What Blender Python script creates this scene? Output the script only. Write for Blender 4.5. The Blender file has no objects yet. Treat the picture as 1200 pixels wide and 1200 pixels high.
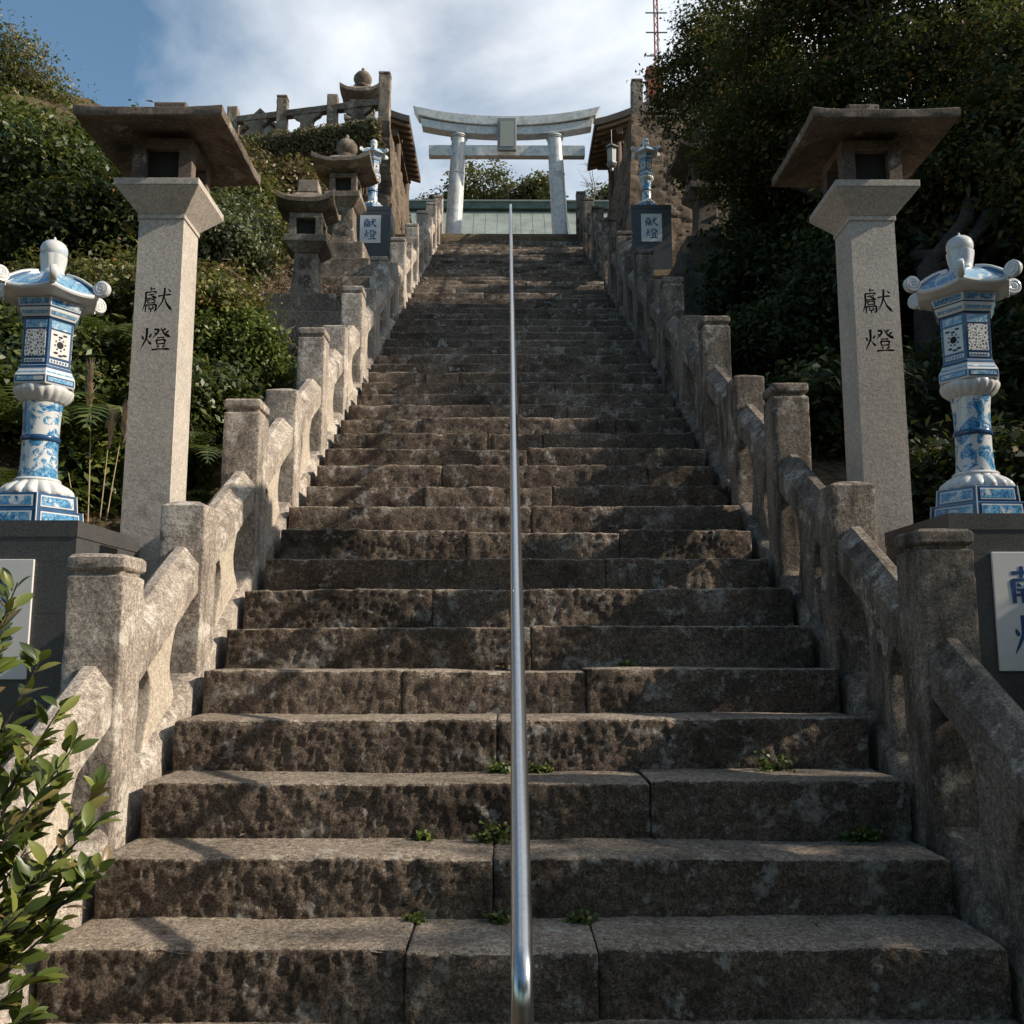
import bpy, bmesh, math, random
import numpy as np
from mathutils import Vector, Matrix

R = math.radians
scene = bpy.context.scene
col = scene.collection

# ------------------------------------------------------------------ camera
cd = bpy.data.cameras.new("camera")
cam = bpy.data.objects.new("camera", cd)
col.objects.link(cam)
cd.sensor_width = 36.0
cd.lens = 36.0 * 1120.0 / 1200.0
cd.clip_start = 0.05
cd.clip_end = 3000.0
cam.location = (-0.06, 0.0, 0.8813)
cam.rotation_euler = (math.pi / 2 + 0.1436, 0.0, -6.4 / 1120.0)
scene.camera = cam

# ------------------------------------------------------------------ light
SUN = Vector((1.0, -0.12, 0.63)).normalized()
sl = bpy.data.lights.new("sun", 'SUN')
sl.energy = 5.0
sl.angle = R(0.8)
sl.color = (1.0, 0.885, 0.735)
sun = bpy.data.objects.new("sun", sl)
col.objects.link(sun)
sun.rotation_euler = (-SUN).to_track_quat('-Z', 'Y').to_euler()
sun.location = (20, -5, 20)

world = bpy.data.worlds.new("World")
scene.world = world
world.use_nodes = True
wn, wl = world.node_tree.nodes, world.node_tree.links
wn.clear()
w_out = wn.new("ShaderNodeOutputWorld")
w_bg = wn.new("ShaderNodeBackground")
w_bg.inputs["Strength"].default_value = 0.112
sky = wn.new("ShaderNodeTexSky")
sky.sky_type = 'NISHITA'
sky.sun_disc = False
sky.sun_elevation = math.asin(SUN.z)
sky.sun_rotation = math.atan2(SUN.x, SUN.y)
sky.air_density = 1.15
sky.dust_density = 1.2
sky.ozone_density = 0.7
w_tc = wn.new("ShaderNodeTexCoord")
w_sep = wn.new("ShaderNodeSeparateXYZ")
wl.new(w_tc.outputs["Generated"], w_sep.inputs[0])
w_add = wn.new("ShaderNodeMath"); w_add.operation = 'ADD'; w_add.inputs[1].default_value = 0.22
wl.new(w_sep.outputs["Z"], w_add.inputs[0])
w_mx = wn.new("ShaderNodeMath"); w_mx.operation = 'MAXIMUM'; w_mx.inputs[1].default_value = 0.12
wl.new(w_add.outputs[0], w_mx.inputs[0])
w_dv = wn.new("ShaderNodeVectorMath"); w_dv.operation = 'DIVIDE'
w_cb = wn.new("ShaderNodeCombineXYZ")
for i in range(3):
    wl.new(w_mx.outputs[0], w_cb.inputs[i])
wl.new(w_tc.outputs["Generated"], w_dv.inputs[0])
wl.new(w_cb.outputs[0], w_dv.inputs[1])
w_map = wn.new("ShaderNodeMapping")
w_map.inputs["Location"].default_value = (0.35, 1.35, 0.0)
w_map.inputs["Rotation"].default_value = (0, 0, R(20))
wl.new(w_dv.outputs[0], w_map.inputs[0])
w_n = wn.new("ShaderNodeTexNoise")
w_n.inputs["Scale"].default_value = 2.1
w_n.inputs["Detail"].default_value = 7.0
w_n.inputs["Roughness"].default_value = 0.55
w_n.inputs["Distortion"].default_value = 0.35
wl.new(w_map.outputs[0], w_n.inputs["Vector"])
# clouds thicken to the right of the view, as on the day
w_gx = wn.new("ShaderNodeMath"); w_gx.operation = 'MULTIPLY_ADD'
w_gx.inputs[1].default_value = 0.42; w_gx.inputs[2].default_value = 0.09
wl.new(w_sep.outputs["X"], w_gx.inputs[0])
w_sum = wn.new("ShaderNodeMath"); w_sum.operation = 'ADD'
wl.new(w_n.outputs["Fac"], w_sum.inputs[0])
w_gy = wn.new("ShaderNodeMath"); w_gy.operation = 'MULTIPLY_ADD'
w_gy.inputs[1].default_value = 0.22; w_gy.inputs[2].default_value = -0.17
wl.new(w_sep.outputs["Y"], w_gy.inputs[0])
w_gxy = wn.new("ShaderNodeMath"); w_gxy.operation = 'ADD'
wl.new(w_gx.outputs[0], w_gxy.inputs[0]); wl.new(w_gy.outputs[0], w_gxy.inputs[1])
wl.new(w_gxy.outputs[0], w_sum.inputs[1])
w_cr = wn.new("ShaderNodeValToRGB")
w_cr.color_ramp.elements[0].position = 0.36
w_cr.color_ramp.elements[0].color = (0, 0, 0, 1)
w_cr.color_ramp.elements[1].position = 0.68
w_cr.color_ramp.elements[1].color = (1, 1, 1, 1)
wl.new(w_sum.outputs[0], w_cr.inputs[0])
w_n2 = wn.new("ShaderNodeTexNoise")
w_n2.inputs["Scale"].default_value = 3.3
w_n2.inputs["Detail"].default_value = 5.0
wl.new(w_map.outputs[0], w_n2.inputs["Vector"])
w_cc = wn.new("ShaderNodeValToRGB")
w_cc.color_ramp.elements[0].position = 0.3
w_cc.color_ramp.elements[0].color = (6.0, 6.6, 7.3, 1)
w_cc.color_ramp.elements[1].position = 0.72
w_cc.color_ramp.elements[1].color = (8.6, 8.7, 8.9, 1)
wl.new(w_n2.outputs["Fac"], w_cc.inputs[0])
w_mix = wn.new("ShaderNodeMixRGB")
wl.new(w_cr.outputs["Color"], w_mix.inputs["Fac"])
w_tint = wn.new("ShaderNodeMixRGB"); w_tint.blend_type = 'MULTIPLY'
w_tint.inputs["Fac"].default_value = 1.0
w_tint.inputs["Color2"].default_value = (0.87, 1.06, 1.09, 1)
wl.new(sky.outputs["Color"], w_tint.inputs["Color1"])
wl.new(w_tint.outputs["Color"], w_mix.inputs["Color1"])
wl.new(w_cc.outputs["Color"], w_mix.inputs["Color2"])
wl.new(w_mix.outputs["Color"], w_bg.inputs["Color"])
wl.new(w_bg.outputs["Background"], w_out.inputs["Surface"])

vs = scene.view_settings
vs.view_transform = 'Standard'
vs.look = 'None'
vs.exposure = 0.26
vs.gamma = 1.0
vs.use_curve_mapping = False
scene.render.resolution_x = 1024
scene.render.resolution_y = 1024

# ------------------------------------------------------------------ helpers
rng = np.random.default_rng(7)
random.seed(7)

def vnoise(p, seed=0):
    """value noise in 0..1 for an (n,3) array"""
    p = np.asarray(p, float)
    i = np.floor(p).astype(np.int64)
    f = p - i
    f = f * f * f * (f * (f * 6 - 15) + 10)
    def h(dx, dy, dz):
        a = (i[:, 0] + dx) * 374761393 + (i[:, 1] + dy) * 668265263 + (i[:, 2] + dz) * 2147483647 + seed * 974634777
        a = (a ^ (a >> 13)) * 1274126177 & 0xffffffff
        a = (a ^ (a >> 16)) * 2246822519 & 0xffffffff
        a = a ^ (a >> 15)
        return (a & 0xffff) / 65535.0
    x, y, z = f[:, 0], f[:, 1], f[:, 2]
    c00 = h(0, 0, 0) * (1 - x) + h(1, 0, 0) * x
    c10 = h(0, 1, 0) * (1 - x) + h(1, 1, 0) * x
    c01 = h(0, 0, 1) * (1 - x) + h(1, 0, 1) * x
    c11 = h(0, 1, 1) * (1 - x) + h(1, 1, 1) * x
    return (c00 * (1 - y) + c10 * y) * (1 - z) + (c01 * (1 - y) + c11 * y) * z

def fbm(p, oct=4, seed=0, gain=0.5):
    p = np.asarray(p, float)
    s, a, t = np.zeros(len(p)), 1.0, 0.0
    for o in range(oct):
        s += a * (vnoise(p * 2 ** o + o * 17.3, seed + o) - 0.5)
        t += a
        a *= gain
    return s / t * 2

def smooth01(x, a, b):
    t = np.clip((x - a) / (b - a), 0, 1)
    return t * t * (3 - 2 * t)

class MB:
    """collects shapes into one mesh"""
    def __init__(self):
        self.v, self.f, self.m, self.n = [], [], [], 0
    def add(self, verts, faces, mat=0):
        verts = np.asarray(verts, float)
        self.v.append(verts)
        self.f.extend([tuple(int(i) + self.n for i in fc) for fc in faces])
        self.m.extend([mat] * len(faces))
        self.n += len(verts)
        return self
    def loft(self, rings, closed=True, cap0=True, cap1=True, mat=0):
        rings = np.asarray(rings, float)
        n, m = rings.shape[:2]
        F = []
        for a in range(n - 1):
            for b in range(m if closed else m - 1):
                c = (b + 1) % m
                F.append((a * m + b, a * m + c, (a + 1) * m + c, (a + 1) * m + b))
        if cap0: F.append(tuple(range(m))[::-1])
        if cap1: F.append(tuple((n - 1) * m + i for i in range(m)))
        return self.add(rings.reshape(-1, 3), F, mat)
    def frus(self, cx, cy, z0, z1, hx0, hy0, hx1=None, hy1=None, mat=0):
        hx1 = hx0 if hx1 is None else hx1
        hy1 = hy0 if hy1 is None else hy1
        r = [[(cx - hx, cy - hy, z), (cx + hx, cy - hy, z), (cx + hx, cy + hy, z), (cx - hx, cy + hy, z)]
             for hx, hy, z in ((hx0, hy0, z0), (hx1, hy1, z1))]
        return self.loft(r, mat=mat)
    def box(self, x0, x1, y0, y1, z0, z1, mat=0):
        return self.frus((x0 + x1) / 2, (y0 + y1) / 2, z0, z1, (x1 - x0) / 2, (y1 - y0) / 2, mat=mat)
    def lathe(self, prof, n=48, cx=0, cy=0, flute=None, mat=0, cap0=True, cap1=True):
        th = np.arange(n) / n * 2 * math.pi
        rings = []
        for j, (r, z) in enumerate(prof):
            rr = np.full(n, r)
            if flute is not None and flute[1][j] > 0:
                rr = r * (1 - flute[1][j] * (1 - np.abs(np.sin(th * flute[0] / 2))))
            rings.append(np.stack([cx + rr * np.cos(th), cy + rr * np.sin(th), np.full(n, z)], 1))
        return self.loft(rings, mat=mat, cap0=cap0, cap1=cap1)
    def hexes(self, prof, n=6, mat=0, cx=0, cy=0, cap0=True, cap1=True):
        th = R(-90) + np.arange(n) / n * 2 * math.pi
        rings = [np.stack([cx + r * np.cos(th), cy + r * np.sin(th), np.full(n, z)], 1) for r, z in prof]
        return self.loft(rings, mat=mat, cap0=cap0, cap1=cap1)
    def tube(self, pts, rad, n=8, mat=0):
        pts = np.asarray(pts, float)
        k = len(pts)
        rad = np.full(k, rad) if np.isscalar(rad) else np.asarray(rad, float)
        d = np.gradient(pts, axis=0)
        d /= np.linalg.norm(d, axis=1)[:, None] + 1e-12
        up = np.array([0, 0, 1.0]) if abs(d[0][2]) < 0.9 else np.array([1.0, 0, 0])
        rings = []
        for i in range(k):
            a = np.cross(d[i], up); a /= np.linalg.norm(a) + 1e-12
            b = np.cross(a, d[i])
            up = b
            th = np.arange(n) / n * 2 * math.pi
            rings.append(pts[i] + rad[i] * (np.cos(th)[:, None] * a + np.sin(th)[:, None] * b))
        return self.loft(rings, mat=mat)
    def build(self, name, mats, parent=None, smooth=None, bevel=0, loc=None, disp=None):
        V = np.concatenate(self.v) if self.v else np.zeros((0, 3))
        if disp is not None:
            V = disp(V)
        me = bpy.data.meshes.new(name)
        me.from_pydata(V.tolist(), [], self.f)
        if not isinstance(mats, (list, tuple)): mats = [mats]
        for m in mats: me.materials.append(m)
        if len(mats) > 1:
            me.polygons.foreach_set("material_index", np.array(self.m, dtype=np.int32))
        me.validate()
        if len(V) < 90000:
            bm = bmesh.new(); bm.from_mesh(me)
            bmesh.ops.recalc_face_normals(bm, faces=bm.faces)
            bm.to_mesh(me); bm.free()
        me.update()
        if smooth is not None:
            me.shade_smooth()
            if smooth < 180:
                me.set_sharp_from_angle(angle=R(smooth))
        o = bpy.data.objects.new(name, me)
        col.objects.link(o)
        if parent is not None: o.parent = parent
        if loc is not None: o.location = loc
        if bevel:
            b = o.modifiers.new("bevel", 'BEVEL')
            b.width = bevel; b.segments = 2; b.limit_method = 'ANGLE'; b.angle_limit = R(30)
            b.harden_normals = False
        return o

def tag(o, label=None, cat=None, group=None, kind=None):
    if label: o["label"] = label
    if cat: o["category"] = cat
    if group: o["group"] = group
    if kind: o["kind"] = kind
    return o

def thing(name, label, cat, loc=(0, 0, 0), rz=0.0, group=None):
    o = bpy.data.objects.new(name, None)
    o.empty_display_size = 0.2
    o.location = loc
    o.rotation_euler = (0, 0, rz)
    col.objects.link(o)
    return tag(o, label, cat, group)

def copy_tree(o, parent=None):
    c = o.copy()
    col.objects.link(c)
    c.parent = parent
    for ch in list(o.children):
        copy_tree(ch, c)
    return c

def S(Y):
    """height of the line of step noses"""
    return (Y - 3.01) * 0.5872

# ------------------------------------------------------------------ materials
class NT:
    def __init__(self, name):
        self.m = bpy.data.materials.new(name)
        self.m.use_nodes = True
        self.n = self.m.node_tree.nodes
        self.l = self.m.node_tree.links
        self.n.clear()
        self.out = self.n.new("ShaderNodeOutputMaterial")
        self.b = self.n.new("ShaderNodeBsdfPrincipled")
        self.l.new(self.b.outputs[0], self.out.inputs[0])
        tc = self.n.new("ShaderNodeTexCoord")
        oi = self.n.new("ShaderNodeObjectInfo")
        va = self.n.new("ShaderNodeVectorMath"); va.operation = 'MULTIPLY_ADD'
        va.inputs[1].default_value = (1.37, 1.37, 1.37)
        self.l.new(oi.outputs["Location"], va.inputs[0])
        self.l.new(tc.outputs["Object"], va.inputs[2])
        self.co = va.outputs[0]
    def noise(self, scale, detail=6, rough=0.6, dist=0.0, vec=None, stretch=None):
        t = self.n.new("ShaderNodeTexNoise")
        t.inputs["Scale"].default_value = scale
        t.inputs["Detail"].default_value = detail
        t.inputs["Roughness"].default_value = rough
        t.inputs["Distortion"].default_value = dist
        v = vec or self.co
        if stretch:
            mp = self.n.new("ShaderNodeMapping")
            mp.inputs["Scale"].default_value = stretch
            self.l.new(v, mp.inputs[0]); v = mp.outputs[0]
        self.l.new(v, t.inputs["Vector"])
        return t.outputs["Fac"]
    def voro(self, scale, feature='F1', out="Distance", stretch=None):
        t = self.n.new("ShaderNodeTexVoronoi")
        t.feature = feature
        t.inputs["Scale"].default_value = scale
        v = self.co
        if stretch:
            mp = self.n.new("ShaderNodeMapping")
            mp.inputs["Scale"].default_value = stretch
            self.l.new(v, mp.inputs[0]); v = mp.outputs[0]
        self.l.new(v, t.inputs["Vector"])
        return t.outputs[out]
    def ramp(self, fac, stops):
        r = self.n.new("ShaderNodeValToRGB")
        el = r.color_ramp.elements
        while len(el) < len(stops): el.new(0.5)
        for e, (p, c) in zip(el, stops):
            e.position = p
            e.color = (*c, 1) if not np.isscalar(c) else (c, c, c, 1)
        self.l.new(fac, r.inputs[0])
        return r.outputs["Color"]
    def mix(self, fac, a, b, mode='MIX'):
        x = self.n.new("ShaderNodeMixRGB")
        x.blend_type = mode
        for s, v in ((0, fac), (1, a), (2, b)):
            if hasattr(v, "is_output"): self.l.new(v, x.inputs[s])
            elif np.isscalar(v): x.inputs[s].default_value = v if s == 0 else (v, v, v, 1)
            else: x.inputs[s].default_value = (*v, 1)
        return x.outputs[0]
    def math(self, op, a, b=0.0):
        x = self.n.new("ShaderNodeMath"); x.operation = op
        for s, v in ((0, a), (1, b)):
            if hasattr(v, "is_output"): self.l.new(v, x.inputs[s])
            else: x.inputs[s].default_value = v
        return x.outputs[0]
    def bump(self, h, strength=0.4, dist=0.01, prev=None):
        b = self.n.new("ShaderNodeBump")
        b.inputs["Strength"].default_value = strength
        b.inputs["Distance"].default_value = dist
        self.l.new(h, b.inputs["Height"])
        if prev is not None: self.l.new(prev, b.inputs["Normal"])
        return b.outputs[0]
    def set(self, color=None, rough=None, normal=None, metal=None, spec=None, coat=None):
        for key, v in (("Base Color", color), ("Roughness", rough), ("Normal", normal), ("Metallic", metal),
                       ("Specular IOR Level", spec), ("Coat Weight", coat)):
            if v is None: continue
            if hasattr(v, "is_output"): self.l.new(v, self.b.inputs[key])
            elif key == "Base Color": self.b.inputs[key].default_value = (*v, 1)
            else: self.b.inputs[key].default_value = v
        return self.m

def stone(name, c1, c2, lichen=(0.42, 0.39, 0.34), lich=0.62, dark=(0.05, 0.04, 0.033), drk=0.60, sc=1.0,
          bump=0.5, bdist=0.012, speck=0.35, moss=None, streak=False, lsc=5.0, mott=0.45, fine=0.0, island=0.0):
    t = NT(name)
    base = t.ramp(t.noise(3.0 * sc, 9, 0.65), [(0.3, c1), (0.7, c2)])
    sp = t.noise(160 * sc, 3, 0.7)
    base = t.mix(speck, base, t.ramp(sp, [(0.3, 0.18), (0.7, 0.85)]), 'OVERLAY')
    md = t.noise(48 * sc, 8, 0.82, 0.0)
    base = t.mix(mott, base, t.ramp(md, [(0.36, 0.08), (0.52, 0.5), (0.66, 0.92)]), 'OVERLAY')
    if fine: base = t.mix(fine, base, t.ramp(t.noise(130 * sc, 4, 0.8), [(0.40, 0.05), (0.5, 0.5), (0.60, 0.95)]), 'OVERLAY')
    dk = t.noise(2.4 * sc, 10, 0.78, 0.1, stretch=(2.2, 2.2, 0.55) if streak else None)
    base = t.mix(t.ramp(dk, [(drk - 0.06, 0.0), (drk + 0.08, 0.85)]), base, dark)
    li = t.noise(lsc * sc, 10, 0.7, 0.15)
    lf = t.ramp(t.noise(38 * sc, 5, 0.7), [(0.40, 0.15), (0.56, 1.0)])
    lm = t.mix(1.0, t.ramp(li, [(lich - 0.015, 0.0), (lich + 0.025, 0.9)]), lf, 'MULTIPLY')
    base = t.mix(lm, base, lichen)
    if moss:
        mo = t.noise(1.7 * sc, 8, 0.7, 0.3)
        base = t.mix(t.ramp(mo, [(0.56, 0.0), (0.72, 0.7)]), base, moss)
    if island:
        ge = t.n.new('ShaderNodeNewGeometry')
        base = t.mix(island, base, t.ramp(ge.outputs['Random Per Island'], [(0.0, 0.22), (1.0, 0.78)]), 'OVERLAY')
    h = t.math('ADD', t.noise(70 * sc, 8, 0.78), t.math('MULTIPLY', t.noise(12 * sc, 6, 0.7), 1.5))
    return t.set(base, 0.92, t.bump(h, bump, bdist), spec=0.25)

M = {}
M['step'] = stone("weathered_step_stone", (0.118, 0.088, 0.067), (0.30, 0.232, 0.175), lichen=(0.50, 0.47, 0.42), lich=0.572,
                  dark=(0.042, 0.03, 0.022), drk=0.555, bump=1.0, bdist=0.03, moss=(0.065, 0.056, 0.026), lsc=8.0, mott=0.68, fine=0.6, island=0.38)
M['tread'] = stone("sunlit_worn_step_top", (0.22, 0.178, 0.136), (0.40, 0.33, 0.26), lichen=(0.48, 0.44, 0.37), lich=0.60,
                   dark=(0.09, 0.07, 0.05), drk=0.575, bump=0.8, bdist=0.02, lsc=5.0, mott=0.8, fine=0.5, island=0.4)  # tops paler than risers: sun on the treads put into colour, besides foot wear
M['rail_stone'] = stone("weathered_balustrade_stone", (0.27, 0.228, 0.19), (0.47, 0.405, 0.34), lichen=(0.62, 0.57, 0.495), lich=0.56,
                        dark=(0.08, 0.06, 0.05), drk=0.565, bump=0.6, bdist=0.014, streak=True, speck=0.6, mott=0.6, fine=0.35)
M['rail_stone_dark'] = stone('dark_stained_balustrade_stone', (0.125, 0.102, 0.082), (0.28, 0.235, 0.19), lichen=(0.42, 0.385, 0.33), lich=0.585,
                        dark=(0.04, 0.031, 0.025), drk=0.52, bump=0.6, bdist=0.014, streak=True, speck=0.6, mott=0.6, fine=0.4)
M['granite'] = stone("pale_granite", (0.39, 0.35, 0.30), (0.50, 0.45, 0.39), lichen=(0.5, 0.46, 0.4), lich=0.68,
                     dark=(0.15, 0.13, 0.11), drk=0.64, bump=0.4, bdist=0.006, speck=0.6, mott=0.3)
M['granite_dark'] = stone("stained_and_shaded_granite", (0.10, 0.08, 0.063), (0.22, 0.18, 0.145), lichen=(0.34, 0.30, 0.25), lich=0.60,
                          dark=(0.045, 0.035, 0.028), drk=0.54, bump=0.5, bdist=0.008, speck=0.5)
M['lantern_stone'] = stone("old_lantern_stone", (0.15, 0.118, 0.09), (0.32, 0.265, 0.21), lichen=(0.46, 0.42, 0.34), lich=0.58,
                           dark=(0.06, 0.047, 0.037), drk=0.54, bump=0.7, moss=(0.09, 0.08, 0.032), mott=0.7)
M['lantern_shaded'] = stone('shade_darkened_lantern_stone', (0.06, 0.05, 0.04), (0.15, 0.125, 0.10), lich=0.64, drk=0.55, bump=0.6, moss=(0.05, 0.055, 0.02))  # lantern stone darkened all over to put the tree shade into its colour
M['wall_stone'] = stone("retaining_wall_stone", (0.12, 0.09, 0.066), (0.27, 0.205, 0.15), lichen=(0.40, 0.35, 0.29), lich=0.64,
                        dark=(0.045, 0.034, 0.026), drk=0.54, bump=0.9, bdist=0.03, moss=(0.09, 0.07, 0.03), sc=0.6, mott=0.6)
M['foundation'] = stone("foundation_stone", (0.16, 0.125, 0.095), (0.34, 0.28, 0.22), drk=0.54, bump=0.8, bdist=0.02)

def mat_tile():
    t = NT("polished_dark_granite")
    s = t.ramp(t.noise(220, 2, 0.6), [(0.35, (0.022, 0.022, 0.023)), (0.65, (0.11, 0.108, 0.108))])
    v = t.mix(t.ramp(t.noise(3, 5, 0.6), [(0.35, 0.0), (0.75, 0.35)]), s, (0.10, 0.09, 0.08))
    return t.set(v, t.ramp(t.noise(6, 5), [(0.3, 0.28), (0.7, 0.5)]), t.bump(t.noise(40, 4), 0.05, 0.003), spec=0.45)
M['strut'] = stone('sheltered_pale_strut_stone', (0.40, 0.34, 0.27), (0.56, 0.49, 0.395), lichen=(0.62, 0.57, 0.49), lich=0.62,
                   dark=(0.14, 0.11, 0.09), drk=0.62, bump=0.5, bdist=0.012, streak=True, mott=0.4, fine=0.25)
M['tile'] = mat_tile()
def plain(name, c, rough=0.6, metal=0.0, var=0.12, bump=0.1, sc=20.0, spec=None, coat=None, bdist=0.004):
    t = NT(name)
    c = np.array(c)
    b = t.ramp(t.noise(sc, 6, 0.65), [(0.3, tuple(c * (1 - var))), (0.7, tuple(np.minimum(c * (1 + var), 1)))])
    return t.set(b, rough, t.bump(t.noise(sc * 3, 5), bump, bdist), metal, spec, coat)
M['grout'] = plain("pale_grout", (0.42, 0.41, 0.39), 0.8)
M['white_tile'] = plain("white_plaque_tile", (0.70, 0.68, 0.645), 0.25, var=0.03, bump=0.02)
M['ink'] = plain("cobalt_lettering", (0.008, 0.05, 0.17), 0.35, var=0.4, sc=14)
M['carve'] = plain("dark_incised_lettering", (0.032, 0.028, 0.025), 0.9, var=0.3)
M['worn_carve'] = plain("worn_incised_lettering", (0.10, 0.08, 0.062), 0.95, var=0.3)
M['void'] = plain("opening_shade", (0.02, 0.018, 0.015), 0.9)  # near-black colour standing in for the shade inside openings
M['porc'] = plain("white_porcelain_glaze", (0.61, 0.61, 0.595), 0.16, var=0.04, bump=0.03, sc=9, coat=0.3)
M['navy'] = plain("cobalt_glaze", (0.016, 0.065, 0.155), 0.18, var=0.35, bump=0.02, sc=18, coat=0.3)
def mat_paint(name, sc, thr, edge=0.05, dark=(0.014, 0.095, 0.25), mid=(0.09, 0.29, 0.48)):
    t = NT(name)
    n1 = t.noise(sc, 5, 0.6, 1.2)
    n2 = t.noise(sc * 3.2, 6, 0.75, 2.0)
    w = (0.60, 0.61, 0.60)
    c = t.mix(t.ramp(n1, [(thr, 0.0), (thr + edge, 1.0)]), w, t.ramp(n2, [(0.40, dark), (0.52, mid), (0.64, (0.33, 0.49, 0.60)), (0.76, w)]))
    return t.set(c, 0.17, coat=0.3)
M['paint'] = mat_paint("blue_landscape_glaze", 9.0, 0.40)
M['paint_fine'] = mat_paint("blue_cloud_glaze", 12.0, 0.465, dark=(0.010, 0.085, 0.23), mid=(0.06, 0.25, 0.45))
M['paint_faint'] = mat_paint('faint_blue_glaze', 16.0, 0.56, 0.12, dark=(0.30, 0.42, 0.56), mid=(0.5, 0.6, 0.7))
M['paint_pale'] = mat_paint("pale_blue_glaze", 14.0, 0.40, dark=(0.04, 0.19, 0.38), mid=(0.22, 0.41, 0.55))
def mat_lattice():
    t = NT("pierced_lattice_porcelain")
    d = t.voro(68, 'DISTANCE_TO_EDGE')
    c = t.ramp(d, [(0.10, (0.76, 0.76, 0.74)), (0.19, (0.16, 0.12, 0.08))])
    return t.set(c, 0.3, t.bump(d, -0.6, 0.004))
M['lattice'] = mat_lattice()
def mat_torii():
    t = NT("marbled_white_porcelain")
    n1 = t.noise(2.6, 8, 0.75, 1.6)
    n2 = t.noise(11, 6, 0.7, 0.5)
    c = t.ramp(n1, [(0.3, (0.40, 0.425, 0.43)), (0.46, (0.61, 0.61, 0.59)), (0.64, (0.74, 0.72, 0.68))])
    c = t.mix(t.ramp(n2, [(0.47, 0.0), (0.66, 0.7)]), c, (0.25, 0.315, 0.35))
    c = t.mix(t.ramp(t.noise(1.3, 5, 0.6), [(0.55, 0.0), (0.72, 0.5)]), c, (0.40, 0.33, 0.26))
    return t.set(c, 0.32, t.bump(t.noise(30, 4), 0.1, 0.004), coat=0.15)
M['torii'] = mat_torii()
M['gaku'] = plain("grey_green_tablet", (0.33, 0.335, 0.29), 0.6, var=0.1)
M['gaku_frame'] = plain("grey_frame", (0.22, 0.23, 0.23), 0.5, var=0.2)
M['steel'] = plain("brushed_stainless_steel", (0.48, 0.49, 0.50), 0.27, metal=1.0, var=0.08, bump=0.03, sc=60)
M['copper'] = plain("pale_verdigris_copper", (0.25, 0.28, 0.25), 0.6, var=0.25, sc=2.0)
M['copper_dark'] = plain("dark_verdigris_ridge", (0.075, 0.11, 0.095), 0.6, var=0.4, sc=4.0)
M['wood'] = plain("dark_weathered_wood", (0.10, 0.062, 0.040), 0.75, var=0.35, sc=9.0, bump=0.3)
M['wood_pale'] = plain("rafter_wood", (0.22, 0.14, 0.085), 0.75, var=0.3, sc=9.0, bump=0.3)
M['bark_roof'] = plain("dark_roofing", (0.075, 0.062, 0.052), 0.8, var=0.35, sc=12.0, bump=0.4)
M['bronze'] = plain("grey_bronze", (0.20, 0.21, 0.20), 0.5, metal=0.3, var=0.3)
M['red'] = plain("red_oxide_paint", (0.33, 0.085, 0.06), 0.6, var=0.2)
M['plaster'] = plain("grey_plaster", (0.34, 0.32, 0.29), 0.85, var=0.1)
M['bark'] = plain("tree_bark", (0.05, 0.037, 0.028), 0.9, var=0.5, sc=14, bump=0.9, bdist=0.03)
M['twig'] = plain("dry_twig", (0.20, 0.14, 0.095), 0.9, var=0.4, sc=20)
M['straw'] = plain("pampas_straw", (0.42, 0.32, 0.20), 0.85, var=0.2, sc=30)

def leaf_mat(name, stops, rough=0.42, trans=0.3, spec=0.4):
    t = NT(name)
    g = t.n.new("ShaderNodeNewGeometry")
    c = t.ramp(g.outputs["Random Per Island"], stops)
    big = t.ramp(t.noise(1.1, 4, 0.6), [(0.3, 0.30), (0.7, 0.72)])
    c = t.mix(0.6, c, big, 'OVERLAY')
    t.set(c, rough, spec=spec)
    tr = t.n.new("ShaderNodeBsdfTranslucent")
    t.l.new(t.mix(0.5, c, (0.16, 0.20, 0.03), 'MIX'), tr.inputs["Color"])
    mx = t.n.new("ShaderNodeMixShader")
    mx.inputs[0].default_value = trans
    t.l.new(t.b.outputs[0], mx.inputs[1]); t.l.new(tr.outputs[0], mx.inputs[2])
    t.l.new(mx.outputs[0], t.out.inputs[0])
    return t.m
L = {}
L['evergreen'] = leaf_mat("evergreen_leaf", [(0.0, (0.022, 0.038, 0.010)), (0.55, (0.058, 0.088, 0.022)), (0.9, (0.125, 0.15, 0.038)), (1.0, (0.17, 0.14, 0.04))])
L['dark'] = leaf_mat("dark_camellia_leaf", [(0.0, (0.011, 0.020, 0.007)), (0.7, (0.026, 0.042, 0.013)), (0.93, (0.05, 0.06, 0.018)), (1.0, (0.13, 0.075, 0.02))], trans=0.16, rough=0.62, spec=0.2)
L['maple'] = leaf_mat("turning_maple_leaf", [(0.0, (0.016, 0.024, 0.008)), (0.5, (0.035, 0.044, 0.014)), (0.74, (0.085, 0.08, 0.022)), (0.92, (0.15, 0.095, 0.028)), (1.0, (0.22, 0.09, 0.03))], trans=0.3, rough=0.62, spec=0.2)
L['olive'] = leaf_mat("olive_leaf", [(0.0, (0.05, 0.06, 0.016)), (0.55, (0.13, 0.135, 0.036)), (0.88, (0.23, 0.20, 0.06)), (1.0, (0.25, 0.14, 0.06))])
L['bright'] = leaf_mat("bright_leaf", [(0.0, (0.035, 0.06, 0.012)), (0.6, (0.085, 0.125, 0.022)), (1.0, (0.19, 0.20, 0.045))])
L['pale'] = leaf_mat("pale_leaf", [(0.0, (0.06, 0.075, 0.035)), (0.6, (0.13, 0.15, 0.075)), (1.0, (0.30, 0.29, 0.18))])
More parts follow.
